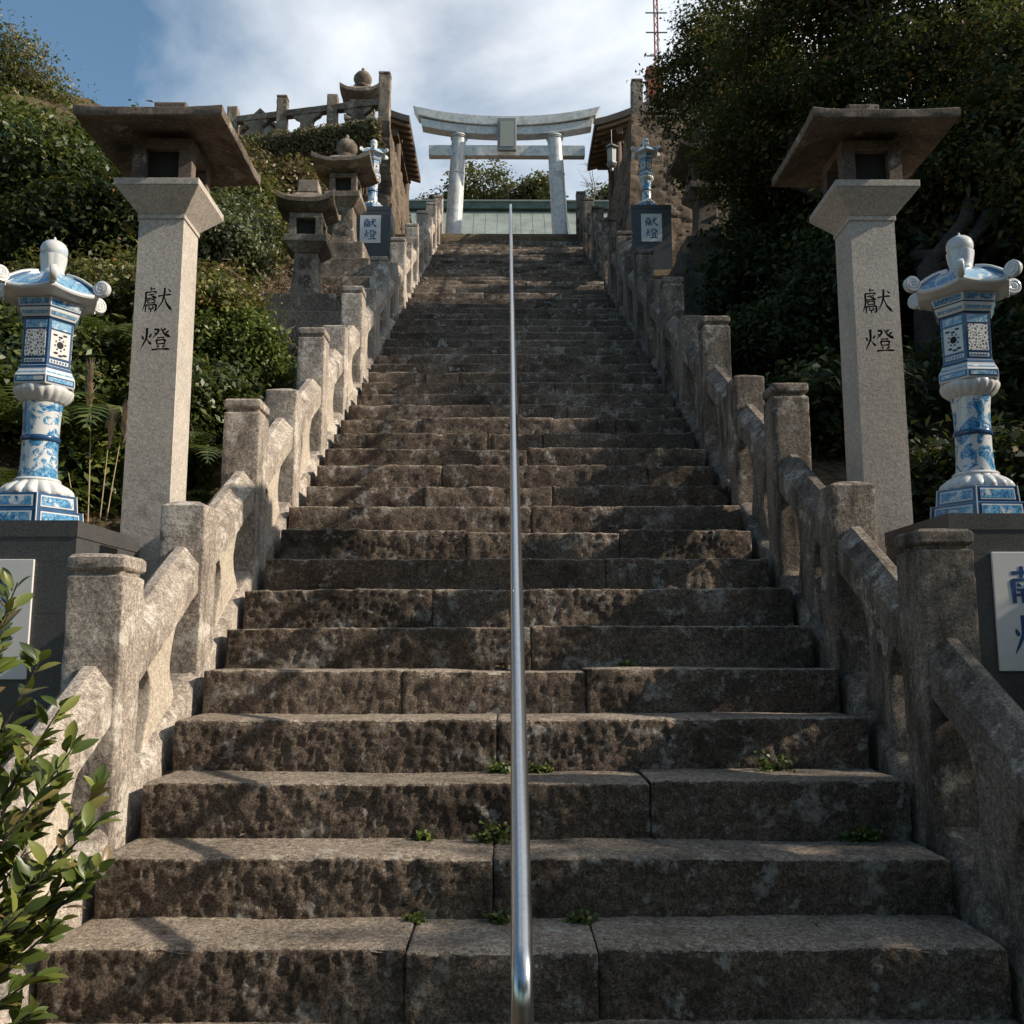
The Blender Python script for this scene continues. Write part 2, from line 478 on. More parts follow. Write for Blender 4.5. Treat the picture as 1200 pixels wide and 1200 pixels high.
L['brown'] = leaf_mat("autumn_leaf", [(0.0, (0.06, 0.04, 0.02)), (0.5, (0.13, 0.085, 0.035)), (0.85, (0.20, 0.11, 0.05)), (1.0, (0.10, 0.11, 0.03))])
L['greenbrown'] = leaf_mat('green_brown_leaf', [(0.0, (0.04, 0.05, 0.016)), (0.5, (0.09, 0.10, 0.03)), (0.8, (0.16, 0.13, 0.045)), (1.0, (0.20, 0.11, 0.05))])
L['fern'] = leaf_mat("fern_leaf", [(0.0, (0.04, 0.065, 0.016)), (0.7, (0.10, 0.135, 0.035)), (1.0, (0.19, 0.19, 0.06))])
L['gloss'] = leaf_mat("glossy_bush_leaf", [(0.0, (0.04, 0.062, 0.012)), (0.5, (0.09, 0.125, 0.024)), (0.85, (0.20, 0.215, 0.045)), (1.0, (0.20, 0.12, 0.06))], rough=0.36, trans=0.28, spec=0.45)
L['dry'] = leaf_mat("dry_leaf", [(0.0, (0.08, 0.055, 0.03)), (0.6, (0.18, 0.125, 0.075)), (1.0, (0.30, 0.22, 0.14))], rough=0.8, trans=0.1)

# ------------------------------------------------------------------ ground
def ground_h(X, Y):
    s = np.clip(S(Y), -0.8, 9.75)
    left = s - 0.16 + 0.55 * np.clip(-X - 2.8, 0, 6) + 0.12 * np.clip(-X - 8.8, 0, 60)
    right = s - 0.16 + 0.50 * np.clip(X - 3.0, 0, 5) + 0.12 * np.clip(X - 8.0, 0, 60)
    h = np.where(X < 0, left, right)
    h = np.where(np.abs(X) < 1.95, s - 0.5, h)
    flat = smooth01(Y, 1.2, 3.0)
    h = h * flat + (-0.8) * (1 - flat) * 1.0
    # upper precinct on both sides of the landing
    up = smooth01(Y, 18.9, 19.5)
    side = np.where(np.abs(X + 0.0) > 2.75, 11.55, 9.75)
    h = h * (1 - up) + np.maximum(np.where(np.abs(X) > 9, h, side), side) * up
    # hill beyond the shrine hall
    h = h + smooth01(Y, 36, 50) * 11.5 + np.clip(Y - 50, 0, 200) * 0.12
    return h
gx = np.unique(np.concatenate([np.linspace(-60, -10, 26), np.linspace(-10, 10, 81), np.linspace(10, 60, 26)]))
gy = np.unique(np.concatenate([np.linspace(-60, 0, 16), np.linspace(0, 26, 105), np.linspace(26, 160, 60)]))
GX, GY = np.meshgrid(gx, gy)
P = np.stack([GX.ravel(), GY.ravel(), np.zeros(GX.size)], 1)
Z = ground_h(P[:, 0], P[:, 1]) + 0.10 * fbm(P * 0.9, 4, 3) * smooth01(np.abs(P[:, 0]), 2.2, 3.2)
P[:, 2] = Z
mb = MB()
nx, ny = len(gx), len(gy)
mb.add(P, [(j * nx + i, j * nx + i + 1, (j + 1) * nx + i + 1, (j + 1) * nx + i) for j in range(ny - 1) for i in range(nx - 1)])
def mat_soil():
    t = NT("leaf_strewn_soil")
    c = t.ramp(t.noise(1.2, 9, 0.7), [(0.3, (0.055, 0.04, 0.026)), (0.5, (0.12, 0.088, 0.055)), (0.7, (0.07, 0.075, 0.028))])
    c = t.mix(0.6, c, t.ramp(t.voro(26, out="Color"), [(0.2, 0.2), (0.8, 0.8)]), 'OVERLAY')
    return t.set(c, 0.95, t.bump(t.noise(18, 8, 0.75), 0.9, 0.05), spec=0.1)
ground = mb.build("ground", mat_soil(), smooth=180)
tag(ground, kind="structure")
def gz(x, y):
    return float(ground_h(np.array([float(x)]), np.array([float(y)]))[0])

# ------------------------------------------------------------------ stone staircase
stairs = thing("stone_staircase", "long steep flight of weathered brown stone steps climbing to the white torii", "staircase", (0, 3.01, 0))
W2 = 1.44
RISE, RUN = 0.2, 0.3406
JOINTS = {-3: [0.3], -2: [-0.5, 0.55], -1: [0.1], 0: [-0.36, 0.215], 1: [-0.105], 2: [0.48], 3: [-0.10], 4: [-0.53, 0.30], 5: [0.06], 6: [-0.45],
          7: [0.5], 8: [-0.3, 0.62], 9: [0.1], 10: [-0.62, 0.25]}
srng = np.random.default_rng(31)
def step_mesh(k):
    mbs = MB()
    res = 0.009 if k <= 3 else 0.012 if k <= 8 else 0.02 if k <= 16 else 0.032 if k <= 30 else 0.05
    js = JOINTS.get(k)
    if js is None:
        js = sorted(srng.uniform(-1.0, 1.0, srng.integers(1, 4)).tolist())
    xs = [-W2 + srng.uniform(-0.02, 0.02)] + js + [W2 + srng.uniform(-0.02, 0.02)]
    y0 = k * RUN
    for a, b in zip(xs[:-1], xs[1:]):
        a += 0.0018; b -= 0.0018
        nxs = max(6, int((b - a) / res))
        e = min(0.012, res)
        xx = np.concatenate([[a, a + e * 0.35], np.linspace(a + e, b - e, nxs), [b - e * 0.35, b]])
        dz, dy, tl = srng.uniform(-0.013, 0.006), srng.uniform(-0.012, 0.012), srng.uniform(-0.006, 0.006)
        r = 0.012
        zb, zt = (k - 1) * RISE - 0.05, k * RISE
        path = []
        for z in np.arange(zb, zt - r, res): path.append((0.0, z, -1.0, 0.0))
        for t in np.linspace(0, 1, 4 if res < 0.03 else 2):
            an = t * math.pi / 2
            path.append((r - r * math.cos(an), zt - r + r * math.sin(an), -math.cos(an), math.sin(an)))
        yb = r + res
        while yb < 0.37:
            path.append((yb, zt, 0.0, 1.0)); yb += res * (1.0 if k < 4 else 2.2)
        path.append((0.43, zt, 0.0, 1.0))
        path.append((0.43, zb, 1.0, 0.0))
        path = np.array(path)
        n, m = len(path), len(xx)
        px = np.repeat(xx[None, :], n, 0)
        py = np.repeat(path[:, 0][:, None], m, 1) + y0 + dy
        pz = np.repeat(path[:, 1][:, None], m, 1) + dz + tl * (px - (a + b) / 2)
        q = np.stack([px.ravel(), py.ravel() , pz.ravel()], 1)
        ny_ = np.repeat(path[:, 2][:, None], m, 1).ravel()
        nz_ = np.repeat(path[:, 3][:, None], m, 1).ravel()
        big = fbm(q * np.array([2.6, 3, 3]) + 5.1 * k, 3, 11) * 0.008
        mid = fbm(q * 15 + 3.3 * k, 5, 12, 0.7)
        chis = (1 - np.abs(fbm(q * np.array([30, 26, 20]) + k, 3, 13, 0.6)) * 2.0) * 0.007
        front = np.clip(-ny_, 0, 1)
        top = np.clip(nz_, 0, 1)
        d = big * (front + 0.45 * top) + mid * (0.009 * front + 0.004 * top) + chis * (front + 0.12 * top)
        # worn and chipped nose
        nose = np.exp(-((q[:, 1] - y0 - dy) ** 2 + (q[:, 2] - zt - dz) ** 2) / 0.03 ** 2)
        chip = smooth01(fbm(q * np.array([9, 3, 3]) + 9.7 * k, 3, 14), 0.06, 0.65) * 0.026 + 0.005 * (fbm(q * 30, 2, 15) * 0.5 + 0.5)
        d -= nose * chip
        d -= top * 0.012 * smooth01(fbm(np.stack([q[:, 0] * 1.4, np.full(len(q), 1.7 * k), np.full(len(q), 0.3)], 1), 2, 16), -0.1, 0.8)
        tedge = np.minimum(q[:, 0] - a, b - q[:, 0])
        d -= 0.006 * np.clip(1 - tedge / 0.016, 0, 1) ** 2
        q[:, 1] += ny_ * d
        q[:, 2] += nz_ * d
        q = q.reshape(n, m, 3)
        # close the ends inward
        endl, endr = q[:, :1].copy(), q[:, -1:].copy()
        endl[:, :, 1] += 0.10 * (path[:, 2] < -0.1)[:, None]; endr[:, :, 1] += 0.10 * (path[:, 2] < -0.1)[:, None]
        endl[:, :, 2] -= 0.06 * (path[:, 3] > 0.5)[:, None]; endr[:, :, 2] -= 0.06 * (path[:, 3] > 0.5)[:, None]
        q = np.concatenate([endl, q, endr], 1)
        mbs.loft(np.transpose(q, (1, 0, 2)), closed=True, mat=0)
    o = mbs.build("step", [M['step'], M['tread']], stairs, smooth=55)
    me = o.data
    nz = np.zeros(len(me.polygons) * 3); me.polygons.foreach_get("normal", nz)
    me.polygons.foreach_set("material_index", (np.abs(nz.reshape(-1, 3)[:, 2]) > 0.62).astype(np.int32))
    return o
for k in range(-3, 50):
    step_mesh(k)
# rubble bed under and beside the steps
mb = MB()
for k in range(-3, 50):
    mb.box(-1.62, 1.62, k * RUN + 0.03, k * RUN + RUN + 0.06, (k - 1) * RISE - 0.45, (k - 1) * RISE - 0.018 - 0.004 * (k % 3))
mb.build("rubble_bed", M['foundation'], stairs)

# landing at the top
mb = MB()
xs_, ys_ = np.linspace(-2.9, 2.9, 30), np.linspace(20.0, 30.0, 50)
A, B = np.meshgrid(xs_, ys_)
q = np.stack([A.ravel(), B.ravel(), np.full(A.size, 9.785)], 1)
q[:, 2] += 0.006 * fbm(q * 3, 3, 5)
mb.add(q, [(j * 30 + i, j * 30 + i + 1, (j + 1) * 30 + i + 1, (j + 1) * 30 + i) for j in range(49) for i in range(29)])
tag(mb.build("landing", M['foundation'], smooth=180), kind="structure")

# ------------------------------------------------------------------ balustrades
def round_sq(h, r, per=6, hy=None):
    """ring of points round a rounded rectangle, from the front-left corner"""
    hy = h if hy is None else hy
    pts = []
    cs = [(-h + r, -hy + r, 180), (h - r, -hy + r, 270), (h - r, hy - r, 0), (-h + r, hy - r, 90)]
    for i, (cx, cy, a0) in enumerate(cs):
        for t in np.linspace(0, 90, 4):
            pts.append((cx + r * math.cos(R(a0 + t)), cy + r * math.sin(R(a0 + t))))
        nx_, ny2, na = cs[(i + 1) % 4]
        e = (nx_ + r * math.cos(R(na)), ny2 + r * math.sin(R(na)))
        s = pts[-1]
        for t in np.linspace(0, 1, per + 2)[1:-1]:
            pts.append((s[0] + (e[0] - s[0]) * t, s[1] + (e[1] - s[1]) * t))
    return np.array(pts)

def rough(amp=0.004, sc=14, seed=0, amp2=0.006):
    def f(V):
        n = np.stack([fbm(V * sc + 31 * i, 4, seed + i, 0.6) for i in range(3)], 1) * amp
        b = np.stack([fbm(V * 3.1 + 57 * i, 2, seed + 9 + i) for i in range(3)], 1) * amp2
        return V + n + b
    return f

def post_mesh(mb, cx, cy, z0, z1, h, capped, dz_=0.025, shear=0.0):
    prof = []
    zc = z1 - 0.085 if capped else z1 - 0.03
    for z in np.arange(z0, zc, dz_): prof.append((h, z))
    if capped:
        prof += [(h, zc - 0.008), (h - 0.004, zc), (h - 0.016, zc + 0.006), (h - 0.013, zc + 0.018), (h - 0.003, zc + 0.024), (h + 0.002, zc + 0.032), (h + 0.003, zc + 0.052),
                 (h + 0.002, zc + 0.068), (h - 0.009, zc + 0.080), (h * 0.5, zc + 0.086), (0.004, zc + 0.088)]
    else:
        prof += [(h, zc - 0.004), (h - 0.004, zc + 0.001), (h - 0.012, zc + 0.006), (h * 0.6, zc + 0.020), (h * 0.25, zc + 0.028), (0.004, zc + 0.03)]
    rings = []
    for hh, z in prof:
        r = round_sq(hh, min(0.010, hh * 0.5))
        rings.append(np.column_stack([cx + r[:, 0], cy + r[:, 1], np.full(len(r), z)]))
    mb.loft(rings)

PF = [3.54 + 0.908 * i for i in range(-1, 19)]      # front faces of the posts
def balustrade(sgn, dz, label, stone_):
    root = thing("stone_balustrade", label, "balustrade", (sgn * 1.58, 3.54, 0))
    ox, oy = sgn * 1.58, 3.54
    hp = 0.105
    for n, yf in enumerate(PF):
        i = n - 1
        capped = i % 2 == 0
        z1 = S(yf) + (0.935 if capped else 0.745) + dz + (0.008 * ((i * 7) % 3 - 1))
        mb = MB()
        post_mesh(mb, 0, yf + hp - oy, max(S(yf) - 0.34, -0.8), z1, hp, capped, 0.02 if i < 5 else 0.05)
        o = mb.build("post", stone_, root, smooth=25, disp=rough(0.004, 26, 40 + i + int(sgn > 0) * 50, 0.003))
        if i % 2 == 1: o["label"] = "lower square post without a cap"
    # rails and struts
    for n in range(len(PF) - 1):
        i = n - 1
        ya, yb = PF[n] + 2 * hp + 0.003, PF[n + 1] - 0.003
        lowr, edge, peak = 0.305 + dz, 0.435 + dz, 0.515 + dz
        hx = 0.090
        sec = []
        def seg(p0, p1, k):
            for t in np.linspace(0, 1, k + 1)[:-1]:
                sec.append((p0[0] + (p1[0] - p0[0]) * t, p0[1] + (p1[1] - p0[1]) * t))
        kk = 5 if i < 6 else 2
        seg((-hx, lowr), (hx, lowr), 4); seg((hx, lowr), (hx, edge), kk); seg((hx, edge), (0.022, peak), kk)
        seg((0.022, peak), (-0.022, peak), 2); seg((-0.022, peak), (-hx, edge), kk); seg((-hx, edge), (-hx, lowr), kk)
        sec = np.array(sec)
        ys = np.linspace(ya, yb, 36 if i < 6 else 12)
        rings = [np.column_stack([sec[:, 0], np.full(len(sec), y - oy), S(y) + sec[:, 1]]) for y in ys]
        mb = MB(); mb.loft(rings)
        mb.build("rail", stone_, root, smooth=22, disp=rough(0.0035, 30, 70 + i + int(sgn > 0) * 40, 0.003))
        # vase-shaped strut under the rail
        mid = (ya + yb) / 2
        vs_ = [(-0.12, .18), (-0.05, .175), (0.0, .155), (0.05, .125), (0.10, .108), (0.15, .105), (0.20, .118), (0.25, .15), (0.285, .19), (0.315, .205)]
        rings = []
        for v, w in vs_:
            v2 = v + dz * max(0, (v + 0.05) / 0.365)
            r = round_sq(0.062, 0.010, 3, w)
            yy = mid + r[:, 1]
            rings.append(np.column_stack([r[:, 0], yy - oy, S(yy) + v2]))
        mb = MB(); mb.loft(rings)
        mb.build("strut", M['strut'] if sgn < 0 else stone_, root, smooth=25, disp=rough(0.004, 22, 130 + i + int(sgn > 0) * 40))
    # sloping base course
    ys = np.linspace(PF[0], 19.9, 330)
    sec = np.array([(-0.13, -0.6), (0.108, -0.6), (0.110, -0.3), (0.108, -0.09), (0.08, -0.06), (0.0, -0.06), (-0.09, -0.06), (-0.13, -0.075), (-0.135, -0.2), (-0.135, -0.4)])
    if sgn > 0: sec = sec * np.array([-1, 1]); sec = sec[::-1]
    rings = [np.column_stack([sec[:, 0] * 0.98, np.full(len(sec), y - oy), np.maximum(S(y) + sec[:, 1], -0.86 + 0.001 * np.arange(len(sec)))]) for y in ys]
    mb = MB(); mb.loft(rings)
    mb.build("base_course", stone_, root, smooth=45, disp=rough(0.012, 16, 210 + int(sgn > 0)))
    return root
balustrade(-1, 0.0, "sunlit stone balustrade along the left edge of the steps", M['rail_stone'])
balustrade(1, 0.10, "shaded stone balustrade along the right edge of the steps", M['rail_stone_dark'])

# ------------------------------------------------------------------ steel handrail
hr = thing("steel_handrail", "shiny stainless steel handrail running up the middle of the steps", "handrail", (-0.026, 2.15, 0))
hh = 0.735
y0h, y1h = 2.16, 19.9
pts = [(0, y0h - 2.15, -0.65), (0, y0h - 2.15, S(y0h) + hh - 0.10)]
for t in np.linspace(0.1, 1, 7):
    an = t * R(59.6)
    pts.append((0, y0h - 2.15 + 0.10 * (1 - math.cos(an)) * 1.2, S(y0h) + hh - 0.10 + 0.10 * math.sin(an)))
ylast, zlast = pts[-1][1] + 2.15, pts[-1][2]
for y in np.linspace(ylast + 0.1, y1h, 60):
    pts.append((0.05 * (y - 2) / 18, y - 2.15, zlast + (y - ylast) * 0.5872))
mb = MB(); mb.tube(pts, 0.0245, 20)
mb.build("rail_tube", M['steel'], hr, smooth=180)
for y in list(np.arange(4.66, 19.6, 2.38)) + [19.86]:
    k = math.floor((y - 3.01) / RUN)
    mb = MB(); x = 0.05 * (y - 2) / 18
    mb.tube([(x, y - 2.15, k * RISE - 0.01), (x, y - 2.15, zlast + (y - ylast) * 0.5872 - 0.01)], 0.019, 12)
    mb.lathe([(0.045, k * RISE - 0.01), (0.045, k * RISE + 0.012), (0.02, k * RISE + 0.02)], 20, x, y - 2.15)
    mb.build("support_post", M['steel'], hr, smooth=50)

# ------------------------------------------------------------------ retaining walls of the upper terraces
def masonry(mb, nu, nv, fn, cell=0.42, seed=1, depth=0.03):
    """fn(u,v)->(points, normals, metres u, metres v); displaced by a stone pattern"""
    u, v = np.meshgrid(np.linspace(0, 1, nu), np.linspace(0, 1, nv))
    p, nrm, mu, mv = fn(u.ravel(), v.ravel())
    a, b = mu / cell, mv / (cell * 0.72)
    ia, ib = np.floor(a).astype(int), np.floor(b).astype(int)
    d1 = np.full(len(a), 9.0); d2 = np.full(len(a), 9.0); cid = np.zeros(len(a))
    for dx in (-1, 0, 1):
        for dy in (-1, 0, 1):
            ca, cb = ia + dx, ib + dy
            hh_ = np.stack([ca, cb, np.full(len(ca), seed)], 1).astype(float)
            jx = vnoise(hh_ * 1.0 + 0.0, seed + 3) * 0.8 + 0.1
            jy = vnoise(hh_ * 1.0 + 0.0, seed + 4) * 0.8 + 0.1
            c3 = vnoise(hh_ * 1.0, seed + 5)
            dd = np.hypot(ca + jx - a, cb + jy - b)
            m1 = dd < d1
            d2 = np.where(m1, d1, np.minimum(d2, dd))
            cid = np.where(m1, c3, cid)
            d1 = np.where(m1, dd, d1)
    joint = 1 - smooth01(d2 - d1, 0.02, 0.22)
    off = (cid - 0.5) * depth - joint * depth + 0.02 * fbm(p * 6, 4, seed) + 0.012 * fbm(p * 22, 3, seed + 2)
    q = p + nrm * off[:, None]
    F = [(j * nu + i, j * nu + i + 1, (j + 1) * nu + i + 1, (j + 1) * nu + i) for j in range(nv - 1) for i in range(nu - 1)]
    mb.add(q, F)

CL = np.array([-2.45, 18.1]); CA = R(12)
def wall_left_front(u, v):
    L_ = 10.0
    z = 8.2 + v * 3.35
    s = u * L_
    base = (11.55 - z) * 0.05
    x = CL[0] - s * math.cos(CA) + base * 0.9
    y = CL[1] + s * math.sin(CA) - base
    n = np.tile([-math.sin(CA), -math.cos(CA), 0.05], (len(u), 1))
    return np.stack([x, y, z], 1), n, s, v * 3.35
def wall_left_side(u, v):
    z = 8.2 + v * 3.35
    s = u * 9.0
    base = (11.55 - z) * 0.05
    x = np.full(len(u), CL[0]) + base * 0.9 + 0.012 * s * 0
    y = CL[1] + s - base * (1 - u)
    n = np.tile([1.0, 0, 0.05], (len(u), 1))
    return np.stack([x, y, z], 1), n, s + 40, v * 3.35
tw = thing("terrace_wall", "vine covered stone retaining wall left of the stair top", "wall", (-2.45, 18.1, 8.2))
off_ = np.array([-2.45, 18.1, 8.2])
mb = MB(); masonry(mb, 200, 80, wall_left_front, seed=3)
mb.build("front_face", M['wall_stone'], tw, smooth=70, disp=lambda V: V - off_)
mb = MB(); masonry(mb, 180, 80, wall_left_side, seed=8)
mb.build("side_face", M['wall_stone'], tw, smooth=70, disp=lambda V: V - off_)
CRX = 2.48
def wall_right_front(u, v):
    z = 8.2 + v * 3.5
    s = u * 9.0
    base = (11.7 - z) * 0.05
    return np.stack([CRX + s - base * 0.9, 18.1 + s * 0.12 - base, z], 1), np.tile([0.1, -1, 0.05], (len(u), 1)), s + 80, v * 3.5
def wall_right_side(u, v):
    z = 8.2 + v * 3.5
    s = u * 9.0
    base = (11.7 - z) * 0.05
    return np.stack([np.full(len(u), CRX) - base * 0.9, 18.1 + s - base * (1 - u), z], 1), np.tile([-1.0, 0, 0.05], (len(u), 1)), s + 120, v * 3.5
tr = thing("terrace_wall", "brown rubble retaining wall right of the stair top behind dark trees", "wall", (CRX, 18.1, 8.2))
offr = np.array([CRX, 18.1, 8.2])
mb = MB(); masonry(mb, 190, 80, wall_right_front, seed=13)
mb.build("front_face", M['wall_stone'], tr, smooth=70, disp=lambda V: V - offr)
mb = MB(); masonry(mb, 180, 80, wall_right_side, seed=18)
mb.build("side_face", M['wall_stone'], tr, smooth=70, disp=lambda V: V - offr)

def terrace_fence(sgn, label, x0, y0, ang, zb, nb, step):
    """posts, top rail and vase struts along the wall top"""
    root = thing("terrace_balustrade", label, "balustrade", (x0, y0, zb))
    dx, dy = sgn * math.cos(ang) * step, math.sin(ang) * step
    hp = 0.115
    for i in range(nb + 1):
        px, py = i * dx - sgn * -hp * 1.0, i * dy + hp
        tall = 1.13 if i == 0 else (0.80 if i % 2 == 1 else 0.90)
        mb = MB(); post_mesh(mb, px, py, -0.06, tall, hp * (1 if i == 0 else 0.93), i % 2 == 0, 0.06)
        mb.build("post", M['lantern_stone'], root, smooth=50, disp=rough(0.008, 11, 300 + i))
        if i < nb:
            a = np.array([px + sgn * hp * 0.9, py + hp * 0.2]); b = np.array([px + dx - sgn * hp * 0.9, py + dy - hp * 0.2])
            nrm = np.array([dy, -dx]) / step
            rings = []
            for t in np.linspace(0, 1, 10):
                c = a + (b - a) * t
                rings.append([(c[0] + nrm[0] * w, c[1] + nrm[1] * w, z) for w, z in ((-.08, .42), (.08, .42), (.085, .54), (.0, .60), (-.085, .54))])
            mb = MB(); mb.loft(rings)
            mb.build("rail", M['lantern_stone'], root, smooth=40, disp=rough(0.008, 11, 320 + i))
            rings = []
            c = (a + b) / 2; tdir = (b - a) / np.linalg.norm(b - a)
            for z, w in ((-0.04, .34), (0.03, .26), (0.08, .17), (0.2, .13), (0.27, .14), (0.31, .19), (0.35, .27), (0.44, .33)):
                rings.append([(c[0] + tdir[0] * w * e + nrm[0] * g, c[1] + tdir[1] * w * e + nrm[1] * g, z) for e, g in ((-1, -.06), (1, -.06), (1, .06), (-1, .06))])
            mb = MB(); mb.loft(rings)
            mb.build("strut", M['lantern_stone'], root, smooth=40, disp=rough(0.008, 11, 340 + i))
    return root
terrace_fence(-1, "weathered stone balustrade silhouetted on top of the left terrace wall", -2.46, 18.16, CA, 11.54, 6, 1.13)
terrace_fence(1, "mossy stone balustrade on the right terrace wall half hidden by trees", 2.5, 18.16, R(7), 11.40, 5, 1.13)

# ------------------------------------------------------------------ brush lettering
GL = {}
DOG = [('h', [(52, 38), (70, 34), (94, 31)]), ('p', [(73, 6), (72, 34), (66, 60), (48, 92)]), ('n', [(72, 38), (80, 66), (99, 92)]), ('d', [(84, 10), (93, 22)])]
GL['xian'] = [('h', [(8, 22), (46, 19)]), ('v', [(27, 6), (26, 33)]), ('v', [(9, 38), (11, 92)]), ('h', [(9, 39), (46, 36)]), ('v', [(46, 36), (45, 90), (39, 86)]),
              ('d', [(18, 46), (23, 54)]), ('d', [(38, 45), (32, 54)]), ('h', [(16, 61), (40, 59)]), ('h', [(15, 73), (41, 71)]), ('v', [(28, 60), (28, 91)])] + DOG
GL['xian_old'] = [('v', [(28, 3), (28, 17)]), ('h', [(28, 11), (42, 9)]), ('h', [(10, 24), (47, 19), (43, 27)]), ('p', [(12, 24), (12, 60), (2, 95)]),
                  ('h', [(18, 34), (40, 30)]), ('n', [(27, 26), (29, 39), (44, 39)]), ('h', [(14, 47), (48, 44)]), ('v', [(18, 52), (20, 65)]), ('h', [(18, 53), (42, 51)]),
                  ('v', [(42, 51), (40, 65)]), ('h', [(20, 64), (40, 62)]), ('v', [(14, 70), (12, 97)]), ('h', [(14, 72), (47, 69)]), ('v', [(47, 69), (46, 96), (40, 93)]),
                  ('d', [(23, 75), (26, 82)]), ('d', [(38, 74), (35, 81)]), ('h', [(20, 86), (41, 84)]), ('v', [(30, 85), (30, 98)])] + DOG
GL['deng'] = [('d', [(7, 38), (12, 54)]), ('d', [(38, 30), (30, 46)]), ('p', [(22, 8), (22, 48), (4, 92)]), ('n', [(23, 52), (30, 64), (38, 74)]),
              ('p', [(46, 14), (62, 12), (56, 30), (40, 48)]), ('d', [(46, 26), (53, 33)]), ('n', [(66, 6), (78, 30), (99, 44)]), ('d', [(84, 7), (75, 18)]), ('d', [(94, 17), (84, 28)]),
              ('h', [(56, 47), (80, 45)]), ('v', [(54, 55), (57, 73)]), ('h', [(54, 56), (84, 54)]), ('v', [(84, 54), (79, 73)]), ('h', [(57, 71), (80, 69)]),
              ('d', [(57, 75), (62, 85)]), ('d', [(83, 74), (75, 85)]), ('h', [(40, 94), (68, 90), (98, 91)])]
WID = {'h': [(0, .75), (.12, .8), (.5, .55), (.85, .95), (1, .6)], 'v': [(0, .8), (.15, .95), (.6, .7), (1, .75)], 'p': [(0, .9), (.4, .85), (.8, .5), (1, .12)],
       'n': [(0, .3), (.4, .65), (.82, 1.35), (1, .15)], 'd': [(0, .3), (.6, 1.05), (1, .5)]}
def glyph(mb, key, x0, z0, w, h, y, bw=9.0, lift=0.0016, mat=0):
    """strokes laid on the plane Y=y facing -Y; x0,z0 = top left corner"""
    for si, (kind, pts) in enumerate(GL[key]):
        pts = np.array(pts, float)
        seg = np.r_[0, np.cumsum(np.linalg.norm(np.diff(pts, axis=0), axis=1))]
        n = max(7, int(seg[-1] / 4))
        s = np.linspace(0, seg[-1], n)
        if len(pts) > 2:
            sm = np.stack([np.interp(s, seg, pts[:, i]) for i in (0, 1)], 1)
            for _ in range(3): sm[1:-1] = (sm[:-2] + 2 * sm[1:-1] + sm[2:]) / 4
        else:
            sm = np.stack([np.interp(s, seg, pts[:, i]) for i in (0, 1)], 1)
        t = s / seg[-1]
        wd = np.interp(t, *zip(*WID[kind])) * bw / 2 * (0.8 if seg[-1] < 30 else 1.0)
        d = np.gradient(sm, axis=0); d /= np.linalg.norm(d, axis=1)[:, None] + 1e-9
        nn = np.stack([-d[:, 1], d[:, 0]], 1)
        l, r = sm + nn * wd[:, None], sm - nn * wd[:, None]
        yy = y - lift - 0.00012 * si
        def P3(q, yv): return np.column_stack([x0 + q[:, 0] / 100 * w, np.full(len(q), yv), z0 - q[:, 1] / 100 * h])
        rings = np.stack([P3(l, y + 0.001), P3(l, yy), P3(r, yy), P3(r, y + 0.001)], 1)
        mb.loft(rings, closed=True, mat=mat)

def carve(target, cutter_mb, depth, mat, bevel):
    """cut the strokes into the target's front as real grooves"""
    cutter_mb.v = [np.where(v[:, 1:2] > v[:, 1].mean(), v + np.array([0, depth, 0]), v) for v in cutter_mb.v]
    cut = cutter_mb.build("cutter", M['carve'])
    cut.parent = target.parent
    bpy.context.view_layer.update()
    if target.data.materials.find(M['carve'].name) < 0: target.data.materials.append(M['carve'])
    md = target.modifiers.new("carve", 'BOOLEAN')
    md.operation = 'DIFFERENCE'; md.object = cut; md.solver = 'EXACT'; md.use_self = True
    md.material_mode = 'TRANSFER'
    dg = bpy.context.evaluated_depsgraph_get()
    me = bpy.data.meshes.new_from_object(target.evaluated_get(dg))
    target.modifiers.clear()
    ok = len(me.polygons) > 40
    print("carved", target.name, len(me.polygons))
    if ok:
        target.data = me
    bpy.data.objects.remove(cut, do_unlink=True)
    return ok
